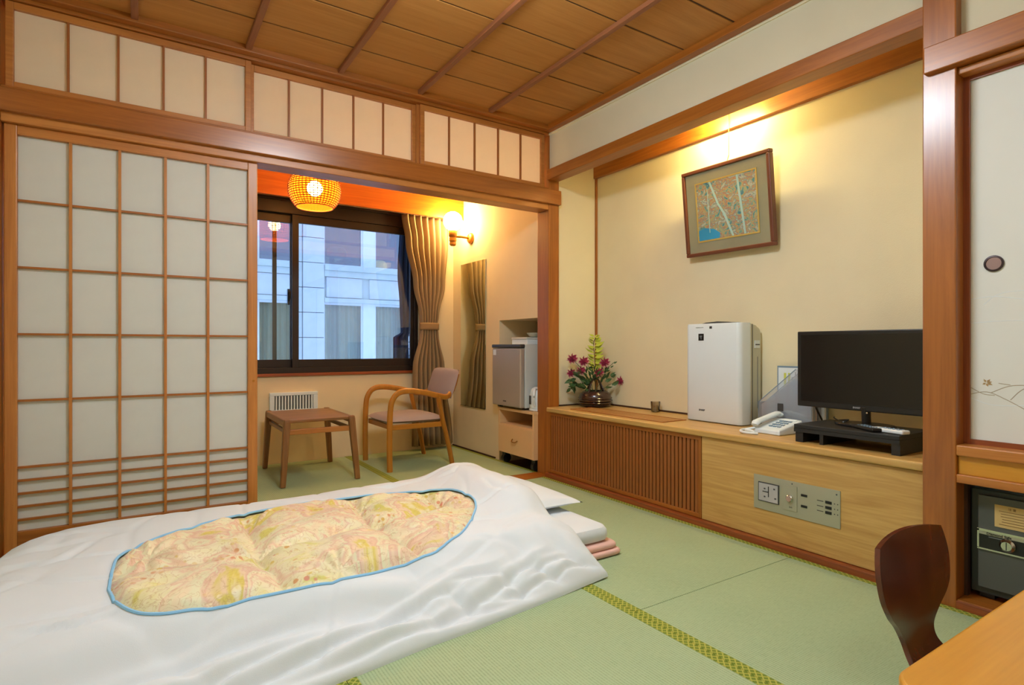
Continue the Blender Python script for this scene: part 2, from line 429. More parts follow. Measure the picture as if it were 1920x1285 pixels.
_am = M['acryl'].node_tree; _o = _am.nodes['Material Output']; _src = _o.inputs[0].links[0].from_socket
_df = _am.nodes.new('ShaderNodeBsdfDiffuse'); _df.inputs[0].default_value = lin((206, 214, 224)); _mx = _am.nodes.new('ShaderNodeMixShader'); _mx.inputs[0].default_value = .2
_am.links.new(_src, _mx.inputs[1]); _am.links.new(_df.outputs[0], _mx.inputs[2]); _am.links.new(_mx.outputs[0], _o.inputs[0])

# ------------------------------------------------------------------ lamps of the place and one added fill lamp
WARM = (1.0, .60, .22); NEUTRAL = (.82, .95, 1.06); NICHE = (1.0, .78, .34)
# square pendant of the tatami room (hangs above and behind the picture's upper edge)
t = thing('pendant_lamp', (.85, 1.45, 2.345), 'square white ceiling pendant hanging over the tatami room centre', 'lamp')
MB().tube([(.85,1.45,2.345),(.85,1.45,2.27)], .006, 8).build('cord', M['black'], t)
pm = emission('pendant_diffuser_light', NEUTRAL, MAIN_LAMP)
box('diffuser', .65, 1.05, 1.25, 1.65, 2.15, 2.24, pm, t)
f = MB()
for a in ((.63,1.07,1.23,1.25),(.63,1.07,1.65,1.67),(.63,.65,1.25,1.65),(1.05,1.07,1.25,1.65)): f.box(a[0],a[1],a[2],a[3],2.235,2.262)
f.box(.63,1.07,1.44,1.46,2.255,2.262); f.build('lamp_frame', wood('light','x'), t)
t = thing('added_fill_lamp', (.75, -.25, 2.345), 'round white fill lamp added out of view on the near side of the tatami room', 'lamp')  # added fill light out of view, flattens the shading of the room
MB().lathe([(.05,2.345),(.06,2.32),(.02,2.30)], .75, -.25, 20).build('base', M['white_pl'], t, smooth=True)
MB().lathe([(.03,2.30),(.15,2.285),(.19,2.25),(.17,2.215),(.08,2.195),(.01,2.192)], .75, -.25, 28).build('globe', emission('fill_lamp_glow', NEUTRAL, FILL_LAMP), t, smooth=True)

# ------------------------------------------------------------------ room shell
CZ = 2.345
fl = struct(box('floor', -.62, 2.95, -.75, 4.65, -.08, -.02, wood('darkgap','x')))
WP[fl] = Vector(WP[fl])
def mat_piece(x0, x1, y0, y1, m, b0=True, b1=True):
    o = box('tatami_mat', x0+.001, x1-.001, y0+.001, y1-.001, -.0195, 0, m, fl, bevel=.002)
    bw = .028
    if b0: box('mat_border', x0+.001, x0+bw, y0+.001, y1-.001, -.004, .0012, M['heri'], o)
    if b1: box('mat_border', x1-bw, x1-.001, y0+.001, y1-.001, -.004, .0012, M['heri'], o)
    return o
for (x0, x1) in ((-.47, .45), (.45, 1.36), (1.36, 2.272)):
    if x1 > 2: ys = [(-.5, 1.35), (1.35, 3.085)]
    elif x0 > 0: ys = [(-.5, .42), (.42, 2.24), (2.24, 3.085)]
    else: ys = [(-.5, 1.28), (1.28, 3.085)]
    for y0, y1 in ys: mat_piece(x0, x1, y0, y1, M['tat'])
for (x0, x1) in ((-.47, .46), (.46, 1.385), (1.385, 2.315)):
    mat_piece(x0, x1, 3.225, 4.515, M['tat'])
struct(box('trim_1', -.48, 2.31, 3.085, 3.225, -.0195, .004, wood('cedar','x'), bevel=.002))   # sliding-door sill
struct(box('trim_2', 2.272, 2.312, -.5, 3.085, -.0195, .028, wood('red','y'), bevel=.003))     # kickboard under the alcove cabinets

# ceiling: boards crossed by battens
ce = struct(box('ceiling', -.62, 2.36, -.75, 3.2, CZ+.03, CZ+.08, wood('ceil','x')))
ys = [3.07, 2.78, 2.49, 2.201, 1.908, 1.62, 1.33, 1.04, .75, .46, .17, -.12, -.41, -.70]
for a, b_ in zip(ys, ys[1:]):
    box('ceiling_board', -.60, 2.31, b_+.006, a-.006, CZ, CZ+.02+random.uniform(0, .003), wood('ceil','x'), ce)
for a in ys[1:]:
    box('board_strip', -.60, 2.31, a-.0059, a+.0059, CZ+.004, CZ+.02, wood('darkgap','x'), ce)
for x in (-.02, .445, .893, 1.348, 1.82):
    box('batten', x-.014, x+.014, -.70, 3.05, CZ-.022, CZ, wood('batten','y'), ce, bevel=.003)
box('edge_moulding', 2.262, 2.31, -.70, 3.08, CZ-.035, CZ+.005, wood('cedar','y'), ce, bevel=.004)
box('edge_moulding', -.60, 2.27, 3.035, 3.085, CZ-.032, CZ+.005, wood('cedar','x'), ce, bevel=.004)
struct(box('ceiling_2', -.62, 3.0, 3.13, 4.75, 2.36, 2.44, M['wall_white']))

# outer walls (unseen sides)
struct(box('wall_left', -.66, -.60, -.75, 4.65, -.1, 2.44, M['wall_cream']))
struct(box('wall_near', -.66, 2.95, -.80, -.74, -.1, 2.44, M['wall_cream']))
struct(box('trim_3', -.60, -.478, 3.08, 3.21, 0, CZ, wood('cedar','z'), bevel=.004))
struct(box('trim_4', -.60, -.50, 1.2, 1.3, 0, CZ, wood('cedar','z'), bevel=.004))

# ---- wall above the sliding doors: lintel, nageshi, transom
struct(box('trim_5', -.478, 2.31, 3.092, 3.212, 1.797, 1.838, wood('light','x'), bevel=.003))      # grooved lintel
struct(box('trim_6', -.60, 2.40, 3.065, 3.095, 1.834, 1.93, wood('lacq','x'), bevel=.004))      # long tie board
struct(box('trim_7', -.478, 2.31, 3.09, 3.21, 1.925, 1.945, wood('cedar','x'), bevel=.003))
struct(box('trim_8', -.478, 2.31, 3.085, 3.21, 2.30, 2.35, wood('cedar','x'), bevel=.003))
struct(box('wall_far_upper', -.60, 2.31, 3.12, 3.20, 1.838, 1.925, M['wall_peach']))

def transom(n, xs, y):
    """xs: paper edges left, bars..., right"""
    w = struct(MB().box(xs[0]-.026, xs[0], y, y+.028, 1.945, 2.298).box(xs[-1], xs[-1]+.026, y, y+.028, 1.945, 2.298)
               .box(xs[0], xs[-1], y, y+.028, 1.945, 1.968).box(xs[0], xs[-1], y, y+.028, 2.268, 2.298).build('window_%d' % n, wood('light','x'), None, bevel=.002))
    for a, b_ in zip(xs, xs[1:]):
        box('paper_pane', a+.001, b_-.001, y+.017, y+.0185, 1.967, 2.269, M['paper_warm'], w)
    for x in xs[1:-1]:
        box('lattice_bar', x-.0045, x+.0045, y+.004, y+.016, 1.967, 2.269, wood('darkslat','z'), w)
transom(1, [-.438, -.259, -.081, .092, .265, .439], 3.098)
struct(box('trim_23', 1.362, 1.383, 3.12, 3.15, 1.945, 2.30, wood('light','z')))
struct(box('trim_24', .460, .470, 3.12, 3.15, 1.945, 2.30, wood('light','z')))
transom(2, [.483, .653, .824, .994, 1.166, 1.341], 3.130)
transom(3, [1.405, 1.57, 1.747, 1.919, 2.092, 2.255], 3.098)

# ---- shoji sliding door
sh = struct(MB().box(-.471, -.429, 3.115, 3.145, .006, 1.797).box(.453, .497, 3.115, 3.145, .006, 1.797).build('door_1', wood('light','z'), None, bevel=.003))
box('top_rail', -.429, .453, 3.116, 3.144, 1.757, 1.797, wood('light','x'), sh, bevel=.002)
box('bottom_rail', -.429, .453, 3.116, 3.144, .006, .098, wood('cedar','x'), sh, bevel=.002)
vx = [-.429, -.2526, -.0762, .1002, .2766, .453]
hz = [.098, .145, .2, .255, .31, .365, .645, .924, 1.204, 1.484, 1.757]
for i in range(5):
    for j in range(10):
        box('paper_pane', vx[i]+.0005, vx[i+1]-.0005, 3.136, 3.1372, hz[j]+.0005, hz[j+1]-.0005, M['paper'], sh)
for x in vx[1:-1]: box('lattice_bar', x-.0055, x+.0055, 3.119, 3.1355, .098, 1.757, wood('light','z'), sh)
for z in hz[1:-1]: box('lattice_bar', -.429, .453, 3.122, 3.1355, z-.0045, z+.0045, wood('cedar','x'), sh)
MB().lathe([(.004, 3.111), (.006, 3.1135), (.006, 3.117)], 0, 0, 12).bm.free()
k = MB(); k.tube([(.478,3.112,.70),(.478,3.116,.70)], .006, 10); k.build('finger_pull', M['brass'], sh)

# ---- corner post between opening and alcove
struct(box('trim_9', 2.31, 2.398, 3.090, 3.222, 0, CZ, wood('cedar','z'), bevel=.004))

# ---- right side: alcove (tokonoma) with cabinets
struct(box('wall_right_upper', 2.318, 2.37, .87, 3.09, 2.05, CZ+.05, M['wall_white']))
struct(box('trim_10', 2.292, 2.385, .87, 3.09, 1.993, 2.062, wood('cedar','y'), bevel=.004))     # lintel over alcove
struct(box('wall_right', 2.755, 2.83, .75, 3.2, -.02, 2.35, M['wall_cream']))
struct(box('wall_alcove_far', 2.397, 2.757, 3.115, 3.222, -.02, 2.35, M['wall_cream']))
struct(box('wall_alcove_near', 2.36, 2.757, .79, .86, -.02, 2.35, M['wall_cream']))
struct(box('ceiling_3', 2.31, 2.83, .80, 3.22, 2.30, 2.36, M['wall_cream']))
struct(box('trim_11', 2.728, 2.757, .86, 3.115, 2.078, 2.30, wood('cedar','y'), bevel=.002))     # picture rail board
struct(MB().box(2.742, 2.757, 3.100, 3.116, .465, 2.078).build('trim_12', wood('cedar','z'), None, bevel=.002))
struct(box('baseboard_alcove', 2.745, 2.757, .86, 3.115, .4652, .474, wood('darkgap','y')))
struct(box('baseboard_alcove_far', 2.397, 2.745, 3.107, 3.117, .4652, .472, wood('darkgap','x')))

# alcove lamp: bare tube behind the lintel
t = thing('alcove_light', (2.56, 1.99, 2.30), 'small warm tube lamp hidden under the alcove ceiling above the picture', 'lamp')
MB().tube([(2.585,1.87,2.135),(2.585,2.11,2.135)], .014, 12, up=(1,0,0)).build('tube', emission('tube_glow', NICHE, TUBE), t)
box('housing', 2.55, 2.62, 1.83, 2.15, 2.165, 2.185, M['white_pl'], t, bevel=.003)
for y in (1.85, 2.13): box('end_cap', 2.57, 2.60, y-.012, y+.012, 2.12, 2.165, M['white_pl'], t)
MB().tube([(2.585,1.99,2.185),(2.585,1.99,2.30)], .008, 8, up=(1,0,0)).build('hanger', M['white_pl'], t)

# cabinets
ct = tag(MB().box(2.286, 2.742, .882, 3.088, .434, .465).build('countertop', wood('oak','y'), None, bevel=.008, seg=3),
         'continuous pale oak counter running along the alcove over both cabinets', 'countertop')
t = thing('lattice_cabinet', (2.5, 2.44, .03), 'low built-in cabinet behind a fine vertical wooden slat grille', 'cabinet')
box('body', 2.335, 2.74, 1.834, 3.08, .03, .433, wood('darkgap','z'), t)
box('frame_rail', 2.302, 2.325, 1.834, 3.082, .030, .050, wood('cedar','y'), t, bevel=.002)
box('frame_rail', 2.302, 2.325, 1.834, 3.082, .412, .433, wood('cedar','y'), t, bevel=.002)
box('frame_stile', 2.300, 2.326, 1.834, 1.852, .030, .433, wood('cedar','z'), t, bevel=.002)
box('frame_stile', 2.300, 2.326, 3.062, 3.084, .030, .433, wood('cedar','z'), t, bevel=.002)
n = 48; s0 = None
for i in range(n):
    y = 1.868 + i*(3.052-1.868)/(n-1)
    if s0 is None: s0 = box('slat', 2.308, 2.322, y-.0085, y+.0085, .050, .412, wood('darkslat','z'), t)
    else: dup_to(s0, t, (0, y-1.868, 0))
t = thing('oak_cabinet', (2.5, 1.35, .03), 'plain oak-veneer cabinet front carrying the metal control panel', 'cabinet')
box('body', 2.32, 2.74, .884, 1.832, .03, .433, wood('oak','y'), t)
box('front_panel', 2.301, 2.319, .884, 1.831, .030, .432, wood('oak','y'), t, bevel=.0015)

# metal control panel in the cabinet front
t = thing('control_panel', (2.30, 1.36, .155), 'brushed metal bedside control panel with clock, set in the oak cabinet', 'control panel')
box('plate', 2.2975, 2.3005, 1.170, 1.546, .155, .305, M['steel'], t, bevel=.001)
c = box('clock', 2.2935, 2.2975, 1.425, 1.522, .192, .276, M['dkgrey'], t, bevel=.001)
box('clock_face', 2.2925, 2.2934, 1.429, 1.518, .196, .272, M['grey_face'], c)
MB().box(2.2918, 2.2924, 1.470, 1.474, .216, .262).box(2.2918, 2.2924, 1.47, 1.50, .235, .239).build('clock_hand', M['black'], c)
for a, z in ((1.49,.25),(1.445,.255),(1.49,.215),(1.44,.215)): box('clock_mark', 2.2918, 2.2924, a-.004, a+.004, z-.003, z+.003, M['dkgrey'], c)
c = box('dial_plate', 2.2945, 2.2975, 1.345, 1.405, .180, .285, M['steel'], t, bevel=.001)
MB().lathe([(.015, 2.2945), (.015, 2.286), (.012, 2.283)], 1.375, .232, 20, axis='x').build('knob', M['chrome'], c, smooth=True)
text('mark', '2ch', .010, (2.2942, 1.372, .195), (R(90), 0, R(-90)), M['dkgrey'], c)
for z in (.256, .211): box('button', 2.2945, 2.2975, 1.302, 1.328, z-.005, z+.005, M['black'], t, bevel=.001)
for i, z in enumerate((.250, .229, .209)):
    box('switch', 2.2945, 2.2975, 1.203, 1.228, z-.0055, z+.0055, M['black'], t, bevel=.001)
    MB().box(2.297, 2.2974, 1.236, 1.262, z-.0015, z+.0015).build('printed_mark', M['dkgrey'], t)
    MB().box(2.297, 2.2974, 1.190, 1.194, z-.002, z+.002).box(2.297, 2.2974, 1.178, 1.182, z-.002, z+.002).build('printed_mark', M['dkgrey'], t)
for y, z in ((1.367,.294),(1.184,.288)): MB().lathe([(.003,2.2975),(.003,2.2962)], y, z, 10, axis='x').build('screw', M['screw'], t)

# vent slot in the counter
t = thing('counter_vent', (2.43, 2.5, .465), 'long flat wooden vent panel let into the counter top beside the air purifier', 'vent')
v = MB()
for a in ((2.34,2.53,2.115,2.127),(2.34,2.53,2.885,2.897),(2.34,2.352,2.127,2.885),(2.518,2.53,2.127,2.885)): v.box(a[0],a[1],a[2],a[3],.4655,.469)
v.build('frame', wood('cedar','y'), t)
for i in range(6):
    x = 2.362 + i*.029; box('slat', x-.004, x+.004, 2.127, 2.885, .4655, .468, wood('oak','y'), t)
box('slot', 2.352, 2.518, 2.127, 2.885, .4653, .4662, wood('cedar','y'), t)

# ---- big post, tie board, fusuma closet and safe alcove on the near right
struct(box('trim_13', 2.270, 2.37, .782, .880, 0, CZ, wood('lacq','z'), bevel=.004))
struct(box('trim_14', 2.245, 2.30, -.75, .868, 1.802, 1.893, wood('lacq','y'), bevel=.004))
struct(box('trim_15', 2.285, 2.36, -.75, .782, 1.778, 1.800, wood('light','y'), bevel=.003))
struct(box('wall_right_near', 2.312, 2.36, -.75, .80, 1.80, CZ+.05, M['wall_white']))
struct(box('trim_16', 2.268, 2.40, -.75, .782, .510, .545, wood('light','y'), bevel=.004))
struct(box('trim_17', 2.285, 2.32, -.75, .782, .448, .510, wood('honey','y'), bevel=.002))
struct(box('trim_18', 2.270, 2.34, -.75, .782, .420, .448, wood('light','y'), bevel=.003))
struct(box('trim_19', 2.275, 2.90, -.75, .782, -.0195, .032, wood('cedar','y'), bevel=.003))
struct(box('wall_closet_back', 2.86, 2.93, -.75, .80, -.02, 1.85, M['wall_cream']))
struct(box('trim_20', 2.335, 2.36, .772, .784, .032, .448, wood('darkgap','z')))  # jamb coloured dark to stand in for the shadow beside the safe
fu = struct(box('door_2', 2.338, 2.352, -.14, .768, .56, 1.776, M['fusuma']))
for a in ((-.15, .780, .545, .562), (-.15, .780, 1.764, 1.78)): box('door_rail', 2.330, 2.356, a[0], a[1], a[2], a[3], wood('red','y'), fu)
box('door_stile', 2.328, 2.356, .764, .782, .545, 1.78, wood('red','z'), fu)
box('door_stile', 2.328, 2.356, -.165, -.145, .545, 1.78, wood('red','z'), fu)
p = MB().lathe([(.0265, 2.338), (.0265, 2.333), (.021, 2.332), (.0205, 2.336)], .702, 1.143, 28, axis='x').build('round_pull', M['pull_rim'], fu, smooth=True)
MB().lathe([(.0203, 2.3355), (.0203, 2.3345)], .702, 1.143, 24, axis='x').build('pull_dish', M['mauve_pull'], p)
def fstroke(name, pts, r, m):
    MB().tube([(2.3377, y, z) for y, z in [(q.x, q.y) for q in smoothpath([(a, b_, 0) for a, b_ in pts], 6)]], r, 4, r2=r*.6, up=(1,0,0)).build(name, m, fu)
for pts in ([(.766,.712),(.72,.722),(.67,.70),(.62,.67)], [(.766,.735),(.73,.715),(.70,.712)], [(.71,.72),(.66,.745),(.60,.75)], [(.69,.752),(.66,.748)],
            [(.66,.70),(.63,.735),(.58,.76)]):
    fstroke('painted_grass', pts, .0013, M['fpaint'])
for pts in ([(.766,1.03),(.70,1.035),(.62,1.02)], [(.73,1.01),(.68,1.045),(.56,1.05)], [(.766,.95),(.66,.955),(.56,.95)], [(.766,.70),(.70,.68),(.58,.69)]):
    fstroke('painted_mist_line', pts, .0007, M['page'])
for a, l in ((200, .018), (165, .016), (130, .016), (60, .014), (330, .012), (250, .013)):
    c0 = Vector((.722, .752)); d = Vector((math.cos(R(a)), math.sin(R(a)))); nrm = Vector((-d.y, d.x))
    pp = [c0 + d*.002, c0 + d*l*.5 + nrm*.0035, c0 + d*l, c0 + d*l*.5 - nrm*.0035]
    MB().prism([(q.x, q.y) for q in pp], 2.3368, 2.3379, 'x').build('painted_petal', M['flower'], fu)

t = thing('safe', (2.60, .53, .034), 'small grey steel safe with dial lock inside the low alcove beside the post', 'safe')
box('body', 2.35, 2.84, .23, .768, .052, .398, M['safe_dark'], t, bevel=.004)
dr = box('door', 2.338, 2.352, .25, .745, .075, .380, M['safe'], t, bevel=.002)
box('lock_band', 2.334, 2.339, .25, .742, .205, .268, M['black'], dr)
for z0, z1 in ((.202,.207),(.262,.270)): box('band_trim', 2.332, 2.339, .25, .745, z0, z1, M['chrome'], dr)
box('band_trim', 2.332, 2.339, .740, .745, .205, .268, M['chrome'], dr)
box('band_trim', 2.333, 2.339, .25, .740, .252, .262, M['steel'], dr)
dl = MB().lathe([(.021, 2.334), (.021, 2.326), (.017, 2.322), (.014, 2.318)], .665, .232, 24, axis='x').build('dial', M['chrome'], t, smooth=True)
MB().box(2.3165, 2.3182, .664, .666, .22, .244).build('dial_pointer', M['safe_dark'], dl)
text('lettering', 'Diamond Safe', .0115, (2.3322, .688, .2572), (R(90), 0, R(-90)), M['black'], dr, bold=.0002)
MB().box(2.3334, 2.3338, .66, .715, .245, .2475).build('lettering', M['greyink'], dr)
st = box('notice', 2.3362, 2.3378, .55, .700, .285, .357, M['sticker'], dr)
st['label'] = 'yellowed instruction notice'
text('notice_heading', '注 意', .009, (2.3359, .655, .347), (R(90), 0, R(-90)), M['ink'], st)
mk = MB()
for i in range(6):
    x0 = .560 + random.uniform(0, .01)
    mk.box(2.3357, 2.3361, x0, .690 - random.uniform(0, .01), .338-i*.0085-.001, .338-i*.0085+.0006)
mk.build('printed_line', M['ink'], st)
for y in (.73, .26): box('foot', 2.37, 2.42, y-.02, y+.02, .034, .052, M['black'], t)
struct(box('wall_safe_divider', 2.36, 2.86, .785, .80, 0, .5, wood('darkgap','x')))

# ------------------------------------------------------------------ veranda
VW = 4.52
# far wall with the window opening x -.02..1.985, z .67..1.955
wf = struct(MB().box(-.62, 2.40, VW, VW+.14, -.02, .668).box(-.62, -.02, VW, VW+.14, .668, 2.44).box(1.985, 2.40, VW, VW+.14, .668, 2.44)
            .box(-.02, 1.985, VW, VW+.14, 1.985, 2.44).build('wall_far', M['wall_peach']))
struct(box('trim_21', -.03, 1.99, VW-.018, VW+.05, .650, .672, wood('red','x'), bevel=.003))
# right wall of the veranda with the recess for the refrigerator
struct(MB().box(2.325, 2.40, 3.745, VW, -.02, 2.44).box(2.325, 2.40, 3.222, 3.745, 1.075, 2.44).build('wall_veranda_right', M['wall_peach']))
struct(MB().box(2.40, 2.86, 3.745, 3.80, -.02, 1.13).box(2.80, 2.86, 3.2, 3.745, -.02, 1.13).box(2.40, 2.86, 3.2, 3.80, 1.075, 1.13).build('wall_recess', M['wall_peach']))
struct(box('baseboard_right', 2.317, 2.3255, 3.80, VW, .0, .012, wood('darkgap','y')))
struct(box('trim_22', -.60, 2.325, 4.325, 4.345, 1.955, 2.37, wood('fascia','x'), bevel=.002))      # curtain box fascia

# aluminium sliding window
w4 = struct(MB().box(-.02, .03, VW-.01, VW+.10, .672, 1.985).box(1.952, 1.985, VW-.01, VW+.10, .672, 1.985)
            .box(.03, 1.952, VW-.01, VW+.10, .672, .715).box(.03, 1.952, VW-.01, VW+.10, 1.875, 1.985).build('window_4', M['bronze'], None, bevel=.003))
def sash(x0, x1, y, m0, st_l=.045, st_r=.045):
    s_ = MB().box(x0, x0+st_l, y, y+.028, .715, 1.875).box(x1-st_r, x1, y, y+.028, .715, 1.875).box(x0+st_l, x1-st_r, y, y+.028, .715, .775).box(x0+st_l, x1-st_r, y, y+.028, 1.815, 1.875)
    o = s_.build('sash', M['bronze'], w4, bevel=.002)
    box('glass_pane', x0+st_l, x1-st_r, y+.012, y+.015, .775, 1.815, M['glass'], o)
    return o
sash(.965, 1.952, VW+.005, 0, .048, .03)
s2 = sash(.03, 1.0, VW+.045, 0, .045, .04)
box('screen_stile', .838, .868, VW+.078, VW+.092, .715, 1.875, M['bronze'], w4)
lk = MB(); lk.box(.936, .952, VW+.02, VW+.045, 1.19, 1.31); lk.tube([(.944,VW+.02,1.22),(.944,VW+.005,1.24),(.944,VW+.005,1.29)], .007, 8); lk.build('crescent_lock', M['black'], w4, smooth=True)
rl = MB().box(.03, 1.95, VW-.03, VW-.012, 1.965, 1.985).build('curtain_track', M['bronze'], w4)

# curtain (tied) -------------------------------------------------
def curtain(name, m, zs, npl, y0, amp, parent, n=160):
    """zs rows: (z, x_left, x_right, amplitude factor)"""
    bm = MB(); rows = []
    K = []
    for (a, b_) in zip(zs, zs[1:]):
        for k in range(7):
            t_ = k/7; q = t_*t_*(3-2*t_)
            K.append((a[0]*(1-t_)+b_[0]*t_, a[1]*(1-q)+b_[1]*q, a[2]*(1-q)+b_[2]*q, a[3]*(1-q)+b_[3]*q))
    K.append(zs[-1])
    for (z, xl, xr, af) in K:
        row = []
        for i in range(n+1):
            s_ = i/n; ph = 2*math.pi*npl*s_ + .25*math.sin(3*s_+.5*z)
            yy = y0 + amp*af*(math.sin(ph) + .12*math.sin(2*ph+1))
            xx = xl+(xr-xl)*s_ + .006*af*math.cos(ph*1.0)
            row.append((xx, yy, z))
        rows.append(row)
    bm.ring_strip(rows, closed=False, cap=False)
    return bm.build(name, m, parent, smooth=True, solid=.002)
t = thing('curtain', (2.05, 4.42, .03), 'taupe pleated curtain tied back at the window corner beside the wall lamp', 'curtain')
curtain('drape', M['curtain'], [(1.965, 1.80, 2.235, 1), (1.75, 1.835, 2.235, 1), (1.4, 1.905, 2.205, .9), (1.12, 1.965, 2.14, .8), (1.05, 1.972, 2.128, .7), (.98, 1.965, 2.14, .8), (.7, 1.90, 2.20, .95), (.04, 1.89, 2.28, 1.15)], 7.5, 4.425, .026, t)
tb = MB(); ring = []
for z in (1.015, 1.03, 1.06, 1.075):
    ring.append([(2.05+.088*math.cos(a), 4.425+.036*math.sin(a), z) for a in [2*math.pi*k/28 for k in range(28)]])
tb.ring_strip(ring, cap=False); tb.build('tie_band', plain('curtain_tie', (150, 118, 80), .8), t, smooth=True, solid=.003)
# added dark blue sheet imitating the curtain's reflection in the window glass
t = thing('curtain_reflection', (1.87, 4.70, .7), 'added dark blue sheet imitating the curtain reflection at the right end of the window', 'curtain')
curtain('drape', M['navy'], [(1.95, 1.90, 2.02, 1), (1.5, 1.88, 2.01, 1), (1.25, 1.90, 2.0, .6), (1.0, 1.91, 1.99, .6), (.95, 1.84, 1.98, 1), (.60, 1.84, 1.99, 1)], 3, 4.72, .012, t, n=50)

# mirror on the right wall
t = thing('wall_mirror', (2.322, 4.155, .372), 'tall frameless mirror on the veranda wall beneath the globe lamp', 'mirror')
box('mirror_glass', 2.3185, 2.3235, 3.944, 4.368, .374, 1.578, M['mirror'], t, bevel=.002)
box('bottom_clip', 2.315, 2.3249, 3.944, 4.368, .368, .374, M['chrome'], t)

# globe wall lamp
t = thing('wall_lamp', (2.325, 4.19, 1.74), 'glowing white globe lamp on a wooden bracket above the mirror', 'lamp')
MB().lathe([(.045, 2.325), (.045, 2.312), (.036, 2.300), (.02, 2.296)], 4.19, 1.78, 24, axis='x').build('wall_plate', wood('chair','x'), t, smooth=True)
MB().tube([(2.30,4.19,1.78),(2.24,4.20,1.785),(2.18,4.21,1.785)], .010, 10, up=(0,1,0)).build('arm', M['brass'], t, smooth=True)
MB().lathe([(.018,1.705),(.028,1.715),(.028,1.735),(.024,1.74),(.031,1.745),(.031,1.77),(.025,1.775),(.034,1.785),(.036,1.825),(.030,1.835)], 2.165, 4.215, 20).build('holder', wood('chair','z'), t, smooth=True)
g = MB().sphere((2.165, 4.215, 1.91), .078, 24, 16).build('globe', emission('globe_glow', (1.0, .66, .26), SCONCE), t, smooth=True)

# rattan pendant lamp
PX, PY, PZ = .975, 3.90, 1.915
t = thing('rattan_lamp', (PX, PY, 2.36), 'round woven rattan pendant lamp glowing in front of the window', 'lamp')
MB().tube([(PX,PY,2.36),(PX,PY,2.04)], .004, 6, up=(1,0,0)).build('cord', M['black'], t)
MB().lathe([(.018,2.05),(.03,2.04),(.03,2.0),(.018,1.975)], PX, PY, 16).build('socket', wood('chair','z'), t, smooth=True)
prof = []
for i in range(19):
    a = R(-50 + i*(50+52)/18)
    prof.append((.168*math.cos(a)**.8, PZ + .150*math.sin(a)))
lat = MB()
for r, z in prof:
    lat.tube([(PX+r*math.cos(q), PY+r*math.sin(q), z) for q in [2*math.pi*k/48 for k in range(49)]], .0030, 4, cap=False)
for k in range(44):
    q = 2*math.pi*k/44
    lat.tube([(PX+r*math.cos(q), PY+r*math.sin(q), z) for r, z in prof], .0026, 4, up=(-math.sin(q), math.cos(q), 0))
tag(lat.build('woven_cane', M['rattan'], t), kind='stuff')
MB().tube([(PX+prof[0][0]*math.cos(q), PY+prof[0][0]*math.sin(q), prof[0][1]) for q in [2*math.pi*k/48 for k in range(49)]], .004, 6, cap=False).build('bottom_rim', M['rattan'], t, smooth=True)
lm = bpy.data.materials.new('shade_liner_mesh'); lm.use_nodes = True; NN = lm.node_tree.nodes; LL = lm.node_tree.links; NN.remove(NN['Principled BSDF'])
tr = NN.new('ShaderNodeBsdfTransparent'); tl = NN.new('ShaderNodeBsdfTranslucent'); tl.inputs[0].default_value = lin((255, 160, 40)); df = NN.new('ShaderNodeBsdfDiffuse'); df.inputs[0].default_value = lin((230, 130, 40))
mA = NN.new('ShaderNodeMixShader'); mA.inputs[0].default_value = .5; mB = NN.new('ShaderNodeMixShader'); mB.inputs[0].default_value = .42
tr.inputs[0].default_value = (1, .86, .6, 1)
LL.new(tl.outputs[0], mA.inputs[1]); LL.new(df.outputs[0], mA.inputs[2]); LL.new(tr.outputs[0], mB.inputs[1]); LL.new(mA.outputs[0], mB.inputs[2]); LL.new(mB.outputs[0], NN['Material Output'].inputs[0])
MB().lathe([(r-.003, z) for r, z in prof], PX, PY, 40, cap=False).build('shade_liner', lm, t, smooth=True)
MB().sphere((PX, PY, 1.925), .050, 20, 12).build('bulb', emission('bulb_glow', (1.0, .66, .26), PENDANT), t, smooth=True)

# heater grille under window
t = thing('wall_heater_grille', (.975, 4.515, .37), 'small white grille plate on the wall behind the side table', 'vent')
v = MB()
for a in ((.80,1.148,.505,.530),(.80,1.148,.375,.40),(.80,.835,.40,.505),(1.113,1.148,.40,.505)): v.box(a[0],a[1],4.497,4.522,a[2],a[3])
v.build('frame', M['white_pl'], t, bevel=.004)
box('recess', .835, 1.113, 4.512, 4.5215, .40, .505, M['dkgrey'], t)
for i in range(13):
    x = .848+i*.0213; box('slat', x-.0055, x+.0055, 4.500, 4.513, .40, .505, M['white_pl'], t)

# ------------------------------------------------------------------ low side table on the veranda
t = thing('side_table', (.97, 4.05, 0), 'low brown wooden side table on the veranda in front of the window', 'table')
X0, X1, Y0, Y1 = .745, 1.195, 3.725, 4.365
for sx, sy, xb, yb in ((0, 0, .737, 3.72), (1, 0, 1.203, 3.712), (0, 1, .748, 4.385), (1, 1, 1.206, 4.372)):
    xt = (X0+.022, X1-.022)[sx]; yt = (Y0+.022, Y1-.022)[sy]
    a, b_ = .021, .016
    def rect(cx, cy, z, h): return [(cx-h, cy-h, z), (cx+h, cy-h, z), (cx+h, cy+h, z), (cx-h, cy+h, z)]
    MB().ring_strip([rect(xb, yb, 0.001, b_), rect((xb+xt)/2, (yb+yt)/2, .20, .019), rect(xt, yt, .40, a), rect(xt, yt, .418, a*.85)]).build('leg', wood('table','z'), t, bevel=.006)
for xc in (X0+.02, X1-.02): box('side_rail', xc-.016, xc+.016, Y0+.04, Y1-.04, .372, .414, wood('table','y'), t, bevel=.006)
box('tabletop', X0+.03, X1-.03, Y0+.012, Y1-.012, .393, .413, wood('table','x'), t, bevel=.004)
for yc in (Y0+.03, Y1-.03): box('stretcher', X0+.035, X1-.035, yc-.011, yc+.011, .318, .352, wood('light','x'), t, bevel=.004)
